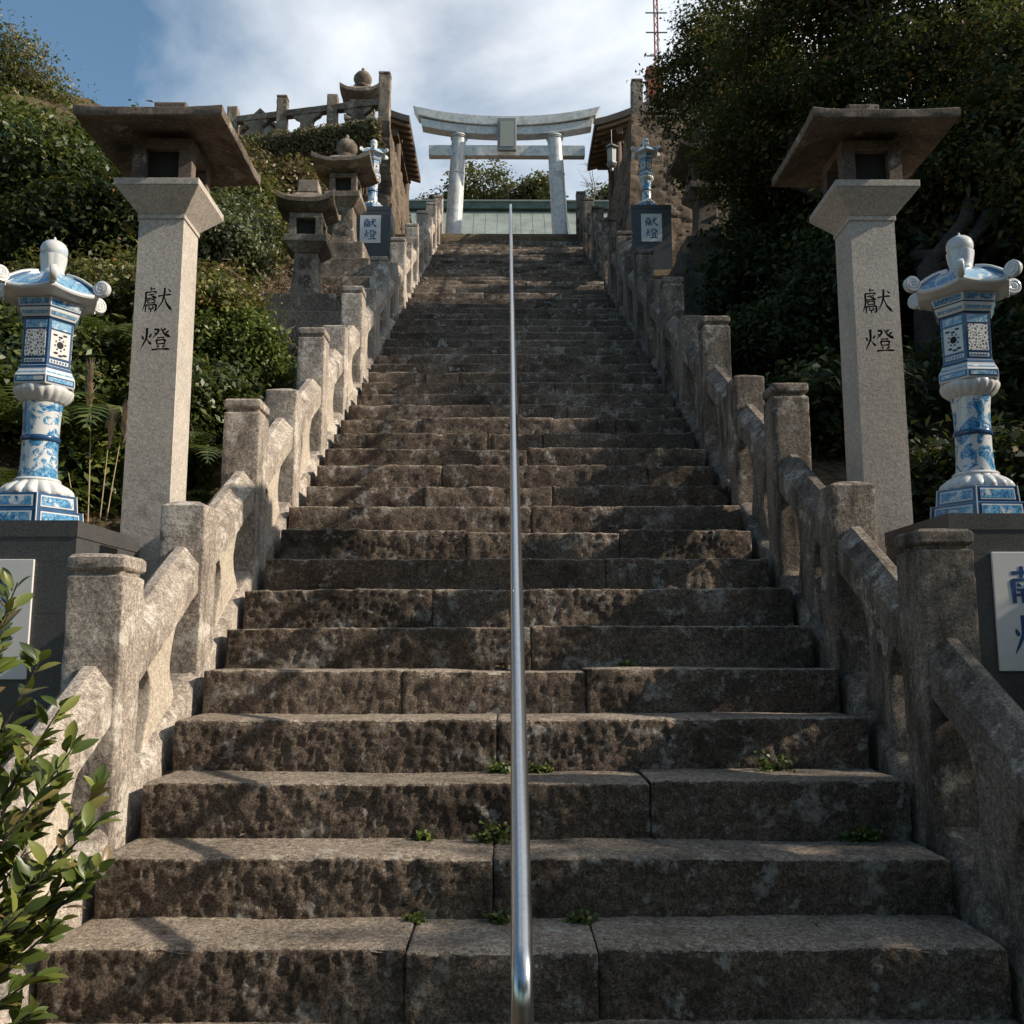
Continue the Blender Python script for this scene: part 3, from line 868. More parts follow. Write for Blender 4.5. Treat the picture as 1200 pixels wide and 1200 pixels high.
# ------------------------------------------------------------------ tall stone pillar lanterns
def pillar_lantern(sgn, label, stained):
    cx, cy = sgn * 1.965, 5.1225
    zb = S(5.1) - 0.35
    root = thing("pillar_lantern", label, "stone lantern", (cx, cy, zb))
    g = M['granite']
    z = lambda a: a - zb
    s = 0.1225
    mb = MB(); mb.frus(0, 0, 0, z(3.235), s + 0.004, s + 0.004, s, s)
    pil = mb.build("pillar", g, root)
    mb = MB()
    glyph(mb, 'xian_old', -0.082, z(2.848), 0.166, 0.150, -s - 0.001, 8.0, 0.004)
    glyph(mb, 'deng', -0.082, z(2.622), 0.166, 0.142, -s - 0.001, 9.5, 0.004)
    carve(pil, mb, 0.007, g, 0.006)
    mb = MB()
    mb.frus(0, 0, z(3.236), z(3.262), s + 0.008, s + 0.008)
    mb.frus(0, 0, z(3.2625), z(3.385), s + 0.004, s + 0.004, 0.229, 0.229)
    mb.frus(0, 0, z(3.3855), z(3.425), 0.231, 0.231)
    mb.build("capital", g, root, bevel=0.004)
    mb = MB()
    a, b = 0.165, 0.092
    for sx in (-1, 1):
        for sy in (-1, 1):
            mb.box(min(sx * a, sx * b), max(sx * a, sx * b), min(sy * a, sy * b), max(sy * a, sy * b), z(3.452), z(3.632))
    mb.box(-a - .001, a + .001, -a - .001, a + .001, z(3.4255), z(3.452)); mb.box(-a - .001, a + .001, -a - .001, a + .001, z(3.632), z(3.69))
    fb = mb.build("firebox", M['granite_dark'], root, bevel=0.003)  # dark granite here puts the roof's shade into the firebox colour
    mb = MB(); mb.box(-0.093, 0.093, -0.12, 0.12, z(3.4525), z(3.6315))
    mb.build("shade_block", M['void'], fb)  # black block added so the window opening looks dark inside
    # broad slab roof with a hollowed underside
    mb = MB()
    ro = 0.395
    rings = []
    n = 12
    def ring(h, zz, lift=0.0):
        pts = []
        for i in range(4):
            for t in np.linspace(0, 1, n + 1)[:-1]:
                p0 = [(-1, -1), (1, -1), (1, 1), (-1, 1)][i]; p1 = [(1, -1), (1, 1), (-1, 1), (-1, -1)][i]
                px, py = p0[0] + (p1[0] - p0[0]) * t, p0[1] + (p1[1] - p0[1]) * t
                c = min(abs(px), abs(py)) ** 3
                pts.append((px * h, py * h, z(zz + lift * c)))
        return pts
    rings = [ring(0.17, 3.745), ring(0.24, 3.742), ring(0.31, 3.720), ring(0.345, 3.702), ring(ro - 0.004, 3.692, .006), ring(ro, 3.698, .008), ring(ro, 3.738, .012), ring(ro - 0.008, 3.744, .012),
             ring(0.27, 3.782), ring(0.16, 3.825), ring(0.09, 3.85)]
    mb.loft(rings)
    mb.build("roof", M['granite_dark'], root, smooth=32, disp=rough(0.003, 16, 400 + sgn))
    mb = MB(); mb.frus(0, 0, z(3.84), z(3.955), 0.085, 0.085, 0.094, 0.094)
    mb.build("finial_block", M['granite_dark'], root, bevel=0.012)
    return root
pillar_lantern(-1, "tall square stone pillar lantern with sunlit side, left of the steps", 0)
pillar_lantern(1, "tall square stone pillar lantern in front of dark trees, right of the steps", 1)

# ------------------------------------------------------------------ tiled pedestals with plaques
def pedestal(loc, label, h=0.98, w=0.72):
    root = thing("tiled_pedestal", label, "pedestal", loc)
    hw = w / 2
    mb = MB(); mb.box(-hw + .006, hw - .006, -hw + .006, hw - .006, 0, h - .006)
    # courses of tiles with thin joints, on all four sides
    zs = [0, h - 0.645, h - 0.415, h - 0.185, h - 0.075]
    def face_tiles(ax, s):
        for r_ in range(4):
            za, zb_ = zs[r_] + .0015, zs[r_ + 1] - .0015
            cuts = [-hw, 0.0, hw] if r_ % 2 else [-hw, hw]
            for c0, c1 in zip(cuts[:-1], cuts[1:]):
                g0 = c0 + (0.0015 if c0 > -hw else 0); g1 = c1 - (0.0015 if c1 < hw else 0)
                e = 0.009 if ax == 'x' else 0.0
                if ax == 'y': mb.box(g0, g1, *sorted((s * (hw - .008), s * hw)), za, zb_, mat=1)
                else: mb.box(*sorted((s * (hw - .008), s * (hw - 0.0005))), max(g0, -hw + .0085), min(g1, hw - .0085), za, zb_, mat=1)
    for s in (-1, 1): face_tiles('y', s); face_tiles('x', s)
    mb.box(-hw - .004, hw + .004, -hw - .004, hw + .004, h - 0.0735, h, mat=1)
    body = mb.build("tiled_body", [M['grout'], M['tile']], root)
    mb = MB(); mb.box(-0.185, 0.185, -hw - .013, -hw - .0005, h - 0.70, h - 0.175)
    pl = mb.build("plaque", M['white_tile'], root, bevel=0.003)
    mb = MB()
    glyph(mb, 'xian', -0.122, h - 0.228, 0.235, 0.19, -hw - .0132, 11, 0.0012)
    glyph(mb, 'deng', -0.118, h - 0.440, 0.235, 0.20, -hw - .0132, 10.5, 0.0012)
    mb.build("lettering", M['ink'], pl)
    return root
P0 = (-2.335, 4.60); P1 = (2.285, 4.60)
pedestal((P0[0], P0[1], 1.455 - 1.75), "dark granite pedestal with white plaque behind the leafy bush at left edge", 1.75)
pedestal((P1[0], P1[1], 1.49 - 1.75), "dark granite pedestal with white plaque at the right edge, beside the big capped post", 1.75)
P2 = (-2.50, 16.55); P3 = (2.53, 16.55)
pedestal((P2[0], P2[1], 8.76 - 1.7), "far grey pedestal with white plaque, left near the stair top behind mossy lanterns", 1.7)
pedestal((P3[0], P3[1], 8.80 - 1.7), "far grey pedestal with white plaque, right near the stair top below brown wall", 1.7)

# ------------------------------------------------------------------ blue and white porcelain lanterns
def hexface(Rv, i, z, cx=0, cy=0):
    a0, a1 = R(-90 + 60 * i), R(-30 + 60 * i)
    return np.array([cx + Rv * math.cos(a0), cy + Rv * math.sin(a0), z]), np.array([cx + Rv * math.cos(a1), cy + Rv * math.sin(a1), z])
def hexpanel(mb, r0, r1, z0, z1, i, u0, u1, v0, v1, off, mat):
    a0, a1 = hexface(r0, i, z0); b0, b1 = hexface(r1, i, z1)
    def pt(u, v): return (a0 + (a1 - a0) * u) * (1 - v) + (b0 + (b1 - b0) * u) * v
    n = np.cross(a1 - a0, b0 - a0); n /= np.linalg.norm(n)
    q = [pt(u0, v0), pt(u1, v0), pt(u1, v1), pt(u0, v1)]
    mb.loft([[p - n * 0.004 for p in q], [p + n * off for p in q]], mat=mat)

def porcelain_lantern(loc, label, rz=0.0):
    root = thing("porcelain_lantern", label, "porcelain lantern", loc, rz, None)
    W_, N_, Pn, Pf, Pp, La = M['porc'], M['navy'], M['paint'], M['paint_fine'], M['paint_pale'], M['lattice']
    # two-tier hexagonal base
    for (ra, rb, z0, z1) in ((0.243, 0.235, 0.0, 0.076), (0.208, 0.200, 0.077, 0.155)):
        mb = MB(); mb.hexes([(ra, z0), (rb, z1 - 0.004), (rb - 0.004, z1)])
        for i in range(6):
            hexpanel(mb, ra, rb, z0, z1, i, 0.09, 0.91, 0.16, 0.84, 0.0022, 1)
            hexpanel(mb, ra, rb, z0, z1, i, 0.115, 0.885, 0.24, 0.76, 0.0036, 2)
            p0, _ = hexface(ra, i, z0); p1, _ = hexface(rb, i, z1)
            mb.tube([p0, p1], 0.0035, 6, mat=1)
        mb.build("base_tier", [N_, W_, Pn], root)
    # fluted lotus foot
    prof = [(0.165, 0.1555), (0.172, 0.165), (0.165, 0.185), (0.142, 0.205), (0.116, 0.219), (0.104, 0.226), (0.108, 0.232), (0.103, 0.240), (0.093, 0.243)]
    mb = MB(); mb.lathe(prof, 144, flute=(16, [.07, .12, .12, .12, .10, 0.0, 0, 0, 0]))
    mb.build("lotus_foot", W_, root, smooth=60)
    # painted shaft
    prof = [(0.090, 0.2435), (0.086, 0.30), (0.083, 0.36), (0.083, 0.425), (0.084, 0.50), (0.087, 0.56), (0.092, 0.605)]
    mb = MB(); mb.lathe(prof, 56)
    sh = mb.build("shaft", Pf, root, smooth=60)
    mb = MB(); mb.lathe([(0.080, 0.418), (0.088, 0.420), (0.0905, 0.428), (0.0905, 0.438), (0.088, 0.446), (0.080, 0.448)], 56)
    mb.build("blue_band", N_, sh, smooth=60)
    # fluted bowl
    prof = [(0.093, 0.6055), (0.104, 0.615), (0.124, 0.632), (0.136, 0.652), (0.138, 0.668), (0.132, 0.679)]
    mb = MB(); mb.lathe(prof, 120, flute=(20, [0, .05, .06, .06, .05, 0]))
    mb.build("bowl", W_, root, smooth=60)
    # hexagonal platform
    mb = MB(); mb.hexes([(0.150, 0.6795), (0.153, 0.685), (0.153, 0.722), (0.150, 0.728), (0.138, 0.748), (0.136, 0.756), (0.128, 0.775)])
    for i in range(6):
        hexpanel(mb, 0.153, 0.153, 0.685, 0.722, i, 0.03, 0.97, 0.08, 0.92, 0.0018, 1)
        hexpanel(mb, 0.153, 0.153, 0.685, 0.722, i, 0.08, 0.92, 0.24, 0.76, 0.003, 2)
        hexpanel(mb, 0.150, 0.138, 0.728, 0.748, i, 0.04, 0.96, 0.3, 0.7, 0.0018, 2)
        hexpanel(mb, 0.136, 0.128, 0.756, 0.775, i, 0.0, 1.0, 0.15, 0.85, 0.0018, 1)
    mb.build("platform", [W_, N_, Pp], root)
    # firebox
    mb = MB(); mb.hexes([(0.124, 0.7755), (0.126, 1.005)])
    for i in range(6):
        hexpanel(mb, 0.124, 0.126, 0.776, 1.004, i, 0.09, 0.91, 0.80, 0.965, 0.0022, 2)
        hexpanel(mb, 0.124, 0.126, 0.776, 1.004, i, 0.10, 0.90, 0.055, 0.135, 0.0022, 1)
        for d in range(6):
            hexpanel(mb, 0.124, 0.126, 0.776, 1.004, i, 0.16 + d * 0.12, 0.22 + d * 0.12, 0.075, 0.115, 0.0034, 0)
    fb = mb.build("firebox", [N_, W_, Pp], root)
    for i in range(6):
        mb = MB()
        if i % 2 == 1:
            hexpanel(mb, 0.124, 0.126, 0.776, 1.004, i, 0.10, 0.90, 0.19, 0.76, 0.0024, 0)
            mb.build("lattice_panel", La, fb)
        else:
            hexpanel(mb, 0.124, 0.126, 0.776, 1.004, i, 0.10, 0.90, 0.19, 0.76, 0.0024, 0)
            # round smoke hole and cut blossoms
            a0, a1 = hexface(0.1255, i, 0); c = (a0 + a1) / 2; n = np.array([c[0], c[1], 0]) / np.hypot(c[0], c[1]); tdir = (a1 - a0) / np.linalg.norm(a1 - a0)
            def disc(u, z, ru, rv, off=0.0042, m=1):
                th = np.arange(16) / 16 * 2 * math.pi
                ringp = [c + tdir * (u + ru * math.cos(t)) + np.array([0, 0, z + rv * math.sin(t)]) + n * off for t in th]
                mb.loft([[p - n * 0.004 for p in ringp], ringp], mat=m)
            zc = 0.884
            disc(0, zc, 0.017, 0.017)
            for t in range(8):
                an = t * math.pi / 4 + .2
                disc(0.027 * math.cos(an), zc + 0.027 * math.sin(an), 0.004, 0.004, 0.0038)
            for (u, dz_) in ((-.028, .045), (.022, .05), (.0, .038), (-.02, -.042), (.026, -.046), (.004, -.052)):
                disc(u, zc + dz_, 0.012, 0.0045, 0.0038)
            mb.build("blossom_panel", [W_, M['void']], fb)
    # cornice
    mb = MB(); mb.hexes([(0.130, 1.0055), (0.136, 1.012), (0.140, 1.020), (0.152, 1.040), (0.154, 1.052), (0.156, 1.060), (0.168, 1.096)])
    for i in range(6):
        hexpanel(mb, 0.130, 0.136, 1.0055, 1.012, i, 0, 1, 0.05, 0.95, 0.0016, 1)
        hexpanel(mb, 0.140, 0.152, 1.020, 1.040, i, 0.06, 0.94, 0.15, 0.85, 0.0016, 2)
        hexpanel(mb, 0.154, 0.156, 1.052, 1.060, i, 0, 1, 0.1, 0.9, 0.0016, 1)
        hexpanel(mb, 0.156, 0.168, 1.060, 1.096, i, 0.05, 0.95, 0.15, 0.9, 0.0016, 3)
    mb.build("cornice", [W_, N_, Pp, Pn], root)
    # roof: curved hexagonal dome with a rim turned up at the corners
    n_side = 8
    def hring(rad, z, lift=0.0):
        out = []
        for i in range(6):
            a0, a1 = hexface(rad, i, z)
            for t in np.linspace(0, 1, n_side + 1)[:-1]:
                p = a0 + (a1 - a0) * t
                p = p + np.array([0, 0, lift * (abs(2 * t - 1) ** 2)])
                out.append(p)
        return out
    rings = [hring(0.15, 1.0965), hring(0.20, 1.106, .006), hring(0.238, 1.118, .016), hring(0.243, 1.126, .018), hring(0.241, 1.134, .018), hring(0.232, 1.140, .016)]
    mb = MB(); mb.loft(rings, cap1=False)
    dome = [hring(0.232, 1.140, .016), hring(0.220, 1.153, .010), hring(0.195, 1.182, .004), hring(0.160, 1.212), hring(0.118, 1.236), hring(0.085, 1.248), hring(0.075, 1.254)]
    mb.loft(dome, cap0=False, mat=1)
    roof = mb.build("roof", [W_, Pp], root, smooth=32)
    for i in range(6):
        an = R(-90 + 60 * i)
        d = np.array([math.cos(an), math.sin(an), 0]); tn = np.array([-d[1], d[0], 0])
        # ridge
        mb = MB()
        prof = [(0.078, 1.258), (0.118, 1.246), (0.158, 1.228), (0.195, 1.204), (0.222, 1.184), (0.240, 1.174)]
        rings = []
        for (rr, z) in prof:
            rings.append([d * rr + tn * w + np.array([0, 0, z + hgt]) for w, hgt in ((-.011, -.045), (.011, -.045), (.011, .004), (.0, .009), (-.011, .004))])
        mb.loft(rings, mat=0)
        rings = []
        for (rr, z) in prof[1:]:
            rings.append([d * rr + tn * w + np.array([0, 0, z + hgt]) for w, hgt in ((-.0125, -.024), (.0125, -.024), (.0125, -.006), (-.0125, -.006))])
        mb.loft(rings, mat=1)
        mb.build("ridge", [W_, N_], roof, smooth=40)
        # scroll
        mb = MB()
        c = d * 0.262 + np.array([0, 0, 1.182])
        pts, rad = [], []
        for t in np.linspace(0, 1, 64):
            th = t * 2 * math.pi * 2.4 + math.pi * 0.9
            rr = 0.038 * (1 - t * 0.9)
            pts.append(c + d * rr * math.cos(th) + np.array([0, 0, rr * math.sin(th)]))
            rad.append(0.0085)
        mb.tube(pts, rad, 8)
        th = np.arange(28) / 28 * 2 * math.pi
        rg = [[c + d * 0.040 * math.cos(t) + np.array([0, 0, 0.040 * math.sin(t)]) + tn * w for t in th] for w in (-.015, -.0118, .0118, .015)]
        rg[0] = [c + (p - c - tn * -.015) * 0.93 + tn * -.015 for p in rg[0]]; rg[3] = [c + (p - c - tn * .015) * 0.93 + tn * .015 for p in rg[3]]
        mb.loft(rg)
        for s_ in (-1, 1):
            pts2 = [p + tn * s_ * 0.0125 for p in pts]
            mb.tube(pts2, [0.0055] * len(pts2), 6)
        mb.build("scroll", W_, roof, smooth=50)
    # finial
    prof = [(0.056, 1.2545), (0.060, 1.262), (0.056, 1.270), (0.055, 1.278), (0.060, 1.30), (0.066, 1.335), (0.0665, 1.352), (0.058, 1.356), (0.062, 1.362), (0.065, 1.375),
            (0.064, 1.395), (0.056, 1.414), (0.040, 1.428), (0.020, 1.436), (0.009, 1.440), (0.006, 1.452), (0.001, 1.458)]
    mb = MB(); mb.lathe(prof, 64, flute=(8, [0, 0, 0, .02, .05, .07, .05, 0, 0, 0, 0, 0, 0, 0, 0, 0, 0]))
    mb.build("finial", M['paint_faint'], root, smooth=60)
    return root
pl0 = porcelain_lantern((P0[0] - 0.01, P0[1], 1.456), "blue and white porcelain lantern in bright sun on the left foreground pedestal", R(27))
pl0.scale = (1, 1, 1.025)
def place_lantern(loc, label, rz, group=None):
    c = copy_tree(pl0); c.location = loc; c.scale = (1, 1, 1.025); c.rotation_euler = (0, 0, rz); c["label"] = label
    return c
place_lantern((P1[0] - 0.045, P1[1], 1.4915), "blue and white porcelain lantern on the right foreground pedestal against dark trees", R(60 - 27))
place_lantern((P2[0] - 0.02, P2[1], 8.7615), "small distant blue porcelain lantern left near the torii, before vine covered wall", R(8))
place_lantern((P3[0] - 0.02, P3[1], 8.8015), "small distant blue porcelain lantern right near the torii, before brown wall", R(52))

# ------------------------------------------------------------------ old stone lanterns
def stone_lantern(name, loc, label, kind, rz=0.0, sc=1.0, mat='lantern_stone', plinth=((0.42, -0.24, -0.001), (0.50, -1.2, -0.241)), letters=True, roofw=0.36):
    root = thing(name, label, "stone lantern", loc, rz)
    m = M[mat]
    sd = abs(hash_name(label)) % 97
    mb = MB()
    for h, z0, z1 in plinth:
        mb.frus(0, 0, z0 * sc, z1 * sc, h * sc, h * sc)
    mb.build("plinth", m, root, bevel=0.02, disp=rough(0.01, 7, sd))
    # flared square shaft
    prof = [(0.20, 0.0), (0.20, 0.03), (0.185, 0.07), (0.165, 0.16), (0.15, 0.28), (0.142, 0.40), (0.142, 0.52), (0.145, 0.60)]
    rings = []
    for h, z in prof:
        r = round_sq(h * sc, 0.02 * sc, 4); rings.append(np.column_stack([r, np.full(len(r), z * sc)]))
    mb = MB(); mb.loft(rings)
    shf = mb.build("shaft", m, root, smooth=50, disp=rough(0.006, 10, sd + 1))
    if letters:
        mb = MB()
        glyph(mb, 'xian', -0.085 * sc, 0.575 * sc, 0.17 * sc, 0.19 * sc, -0.147 * sc, 9, 0.006)
        glyph(mb, 'deng', -0.085 * sc, 0.34 * sc, 0.17 * sc, 0.19 * sc, -0.160 * sc, 9, 0.006)
        mb.build("lettering", M['worn_carve'], shf)
    mb = MB(); mb.frus(0, 0, 0.601 * sc, 0.705 * sc, 0.15 * sc, 0.15 * sc, 0.255 * sc, 0.255 * sc); mb.frus(0, 0, 0.706 * sc, 0.80 * sc, 0.26 * sc, 0.26 * sc)
    mb.build("platform", m, root, bevel=0.012, disp=rough(0.006, 10, sd + 2))
    mb = MB(); a, b = 0.20 * sc, 0.115 * sc
    for sx in (-1, 1):
        for sy in (-1, 1):
            mb.box(min(sx * a, sx * b), max(sx * a, sx * b), min(sy * a, sy * b), max(sy * a, sy * b), 0.801 * sc, 1.03 * sc)
    mb.box(-a + .001, a - .001, -a + .001, a - .001, 1.0305 * sc, 1.10 * sc)
    fb = mb.build("firebox", m, root, bevel=0.008)
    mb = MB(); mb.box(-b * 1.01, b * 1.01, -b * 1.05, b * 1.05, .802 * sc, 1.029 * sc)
    mb.build("shade_block", M['void'], fb)  # black infill added for the shade inside the windows
    # roof with upswept corners
    n = 12
    def ring(h, z, lift=0.0):
        pts = []
        for i in range(4):
            for t in np.linspace(0, 1, n + 1)[:-1]:
                p0 = [(-1, -1), (1, -1), (1, 1), (-1, 1)][i]; p1 = [(1, -1), (1, 1), (-1, 1), (-1, -1)][i]
                px, py = p0[0] + (p1[0] - p0[0]) * t, p0[1] + (p1[1] - p0[1]) * t
                c = min(abs(px), abs(py))
                pts.append((px * h * sc, py * h * sc, (z + lift * c ** 3) * sc))
        return pts
    w = roofw
    mb = MB()
    mb.loft([ring(0.16, 1.101), ring(0.22, 1.115, .01), ring(w * 0.93, 1.155, .07), ring(w, 1.175, .085), ring(w * 1.0, 1.225, .10), ring(w * 0.95, 1.235, .085), ring(w * 0.72, 1.275, .03),
             ring(w * 0.5, 1.345, .006), ring(w * 0.36, 1.40)])
    mb.build("roof", m, root, smooth=36, disp=rough(0.006, 9, sd + 3))
    mb = MB()
    if kind == 'block':
        mb.frus(0, 0, 1.395 * sc, 1.56 * sc, 0.13 * sc, 0.13 * sc, 0.125 * sc, 0.125 * sc)
        mb.build("finial", m, root, bevel=0.015, disp=rough(0.01, 9, sd + 4))
    else:
        mb.lathe([(0.16 * sc, 1.39 * sc), (0.165 * sc, 1.42 * sc), (0.12 * sc, 1.45 * sc), (0.10 * sc, 1.47 * sc), (0.13 * sc, 1.50 * sc), (0.155 * sc, 1.56 * sc), (0.15 * sc, 1.62 * sc),
                  (0.11 * sc, 1.68 * sc), (0.05 * sc, 1.715 * sc), (0.025 * sc, 1.74 * sc), (0.03 * sc, 1.77 * sc), (0.005 * sc, 1.80 * sc)], 28)
        mb.build("finial", m, root, smooth=60, disp=rough(0.006, 9, sd + 4))
    return root
def hash_name(s):
    h = 7
    for c in s: h = (h * 31 + ord(c)) % 1000003
    return h
stone_lantern("stone_lantern", (-2.50, 11.15, 5.03), "old square stone lantern with broken flat top, behind the left balustrade", 'block', R(2), 1.0, roofw=0.345)
stone_lantern("stone_lantern", (-2.60, 14.2, 7.05), "larger dark stone lantern with a round ball finial, left of the steps", 'ball', R(-2), 1.08,
              plinth=((0.34, -0.30, -0.001), (0.46, -0.62, -0.301), (0.58, -1.3, -0.621)), roofw=0.42)
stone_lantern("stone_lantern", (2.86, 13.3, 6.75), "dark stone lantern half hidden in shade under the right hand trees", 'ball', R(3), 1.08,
              plinth=((0.34, -0.30, -0.001), (0.46, -0.62, -0.301), (0.58, -1.3, -0.621)), letters=False, roofw=0.42, mat='lantern_shaded')
stone_lantern("stone_lantern", (-3.30, 19.9, 11.5), "stone lantern with ball top standing on the upper left terrace against the sky", 'ball', R(0), 1.32, letters=False,
              plinth=((0.36, -0.25, -0.001), (0.46, -0.5, -0.251)), roofw=0.33)

# ------------------------------------------------------------------ white porcelain torii
TX, TY = -0.06, 22.2
to = thing("torii_gate", "white porcelain torii gate standing at the top of the steps", "torii", (TX, TY, 9.78))
zt = 13.52 - 9.78
for s in (-1, 1):
    mb = MB()
    prof = [(0.30, 0.0), (0.30, 0.10), (0.25, 0.14), (0.215, 0.16)]
    for z in np.linspace(0.3, zt - 0.08, 26):
        f = z / zt
        r = 0.212 - 0.030 * f
        prof.append((r, z))
        if int(z * 10) % 9 == 0: prof.append((r + 0.010, z + 0.01)); prof.append((r + 0.010, z + 0.035)); prof.append((r, z + 0.045))
    prof += [(0.21, zt - 0.07), (0.215, zt - 0.03), (0.20, zt + 0.01)]
    prof.sort(key=lambda a: a[1])
    th = np.arange(40) / 40 * 2 * math.pi
    rings = []
    for r, z in prof:
        cx = s * (1.37 - 0.185 * z / zt)
        rings.append(np.stack([cx + r * np.cos(th), r * np.sin(th), np.full(40, z)], 1))
    mb.loft(rings); mb.build("pillar", M['torii'], to, smooth=40)
mb = MB(); mb.box(-1.93, 1.93, -0.10, 0.10, 12.97 - 9.78, 13.25 - 9.78)
mb.build("tie_beam", M['torii'], to, bevel=0.012)
def curved_beam(name, hw, z0, z1, d, rise, flare):
    mb = MB(); rings = []
    for t in np.linspace(-1, 1, 33):
        zz = rise * abs(t) ** 2.2
        x0, x1 = t * hw, t * (hw + flare)
        rings.append([(x0, -d, z0 + zz), (x0, d, z0 + zz), (x1, d, z1 + zz), (x1, -d, z1 + zz)])
    mb.loft(rings)
    return mb.build(name, M['torii'], to, bevel=0.012)
curved_beam("lower_lintel", 2.10, 13.50 - 9.78, 13.72 - 9.78, 0.15, 0.22, 0.05)
curved_beam("upper_lintel", 2.20, 13.722 - 9.78, 13.97 - 9.78, 0.20, 0.27, 0.13)
gk = MB(); gk.box(-0.235, 0.235, -0.30, -0.215, 3.22, 4.08)
fr = gk.build("tablet", M['gaku_frame'], to, bevel=0.02)
gk = MB(); gk.box(-0.165, 0.165, -0.312, -0.301, 3.32, 3.98)
gk.build("panel", M['gaku'], fr)

# ------------------------------------------------------------------ buildings of the upper precinct
def eave_hall(sgn, label, x_edge, y0, y1, z_edge):
    """timber hall on a side terrace; only its deep eave reaches past the wall"""
    root = thing("timber_hall", label, "hall", (sgn * 3.6, y0 + 1.2, 11.5))
    lx = lambda x: x - sgn * 3.6
    ly = lambda y: y - (y0 + 1.2)
    lz = lambda z: z - 11.5
    W_ = 3.6 if sgn > 0 else 0.72
    ht_ = 1.75 if sgn > 0 else 0.26
    def zc(t): return z_edge + ht_ * (t ** 1.25)          # t 0 at the eave, 1 at the ridge
    rings = []
    ts = np.linspace(0, 1, 14)
    for y in (y0, y0 + 0.02, y1 - 0.02, y1):
        top = [(lx(sgn * (x_edge + t * W_)), ly(y), lz(zc(t) + 0.17)) for t in ts]
        bot = [(lx(sgn * (x_edge + t * W_)), ly(y), lz(zc(t))) for t in ts[::-1]]
        rings.append(top + bot)
    mb = MB(); mb.loft(rings)
    roof = mb.build("roof", M['bark_roof'], root, bevel=0.01)
    for j, y in enumerate(np.arange(y0 + 0.12, y1 - 0.05, 0.26)):
        rr = []
        for t in np.linspace(0.015, 0.5 if sgn > 0 else 0.97, 6):
            x = lx(sgn * (x_edge + t * W_))
            rr.append([(x, ly(y) - 0.035, lz(zc(t) - 0.075)), (x, ly(y) + 0.035, lz(zc(t) - 0.075)), (x, ly(y) + 0.035, lz(zc(t) - 0.004)), (x, ly(y) - 0.035, lz(zc(t) - 0.004))])
        mb = MB(); mb.loft(rr); mb.build("rafter", M['wood_pale'], roof)
    mb = MB(); mb.box(*sorted((lx(sgn * (x_edge + (0.75 if sgn > 0 else 0.42))), lx(sgn * (x_edge + (5.2 if sgn > 0 else 0.66))))), ly(y0 + 0.75), ly(y1 - 0.5), 0, lz(zc(0.18)) - 0.06)
    mb.build("wall", M['wood'], root)
    for y in (y0 + 0.62, y1 - 0.4):
        mb = MB(); x = lx(sgn * (x_edge + (0.60 if sgn > 0 else 0.36))); mb.tube([(x, ly(y), 0), (x, ly(y), lz(zc(0.15)) - 0.08)], 0.10, 14)
        mb.build("column", M['wood'], root, smooth=50)
    mb = MB(); x = lx(sgn * (x_edge + (0.60 if sgn > 0 else 0.36))); mb.box(x - 0.08, x + 0.08, ly(y0 + 0.2), ly(y1 - 0.1), lz(zc(0.15)) - 0.26, lz(zc(0.15)) - 0.085)
    mb.build("eave_beam", M['wood'], root, bevel=0.01)
    # bracket arms under the eave
    for y in (y0 + 0.62, y1 - 0.4):
        mb = MB(); xa = lx(sgn * (x_edge + 0.22)); xb = lx(sgn * (x_edge + (0.75 if sgn > 0 else 0.45)))
        mb.box(min(xa, xb), max(xa, xb), ly(y) - 0.06, ly(y) + 0.06, lz(zc(0.06)) - 0.20, lz(zc(0.06)) - 0.10)
        mb.build("bracket", M['wood'], root, bevel=0.01)
    return root
eave_hall(-1, "dark timber hall whose eave pokes out beside the left terrace wall", 2.36, 21.0, 24.0, 13.21)
eave_hall(1, "dark timber hall with upswept eave beside the right terrace wall", 2.02, 21.0, 23.2, 13.14)
# hanging lantern under the right eave
hl = thing("hanging_lantern", "grey metal lantern hanging under the right hall eave", "hanging lantern", (2.40, 21.0, 12.05))
mb = MB(); mb.tube([(0, 0, 0.62), (0, 0, 0.98)], 0.008, 6); mb.build("chain", M['bronze'], hl)
mb = MB(); mb.hexes([(0.03, 0.62), (0.07, 0.60), (0.17, 0.52), (0.18, 0.50), (0.11, 0.495)]); mb.build("lid", M['bronze'], hl, bevel=0.004)
mb = MB(); mb.hexes([(0.105, 0.14), (0.115, 0.494)])
for i in range(6): hexpanel(mb, 0.105, 0.115, 0.14, 0.494, i, 0.15, 0.85, 0.1, 0.9, 0.002, 1)
mb.build("body", [M['bronze'], M['gaku']], hl)
mb = MB(); mb.hexes([(0.05, 0.02), (0.09, 0.05), (0.13, 0.11), (0.13, 0.139)]); mb.hexes([(0.02, -0.08), (0.045, -0.05), (0.045, 0.0), (0.03, 0.019)])
mb.build("base", M['bronze'], hl, bevel=0.004)

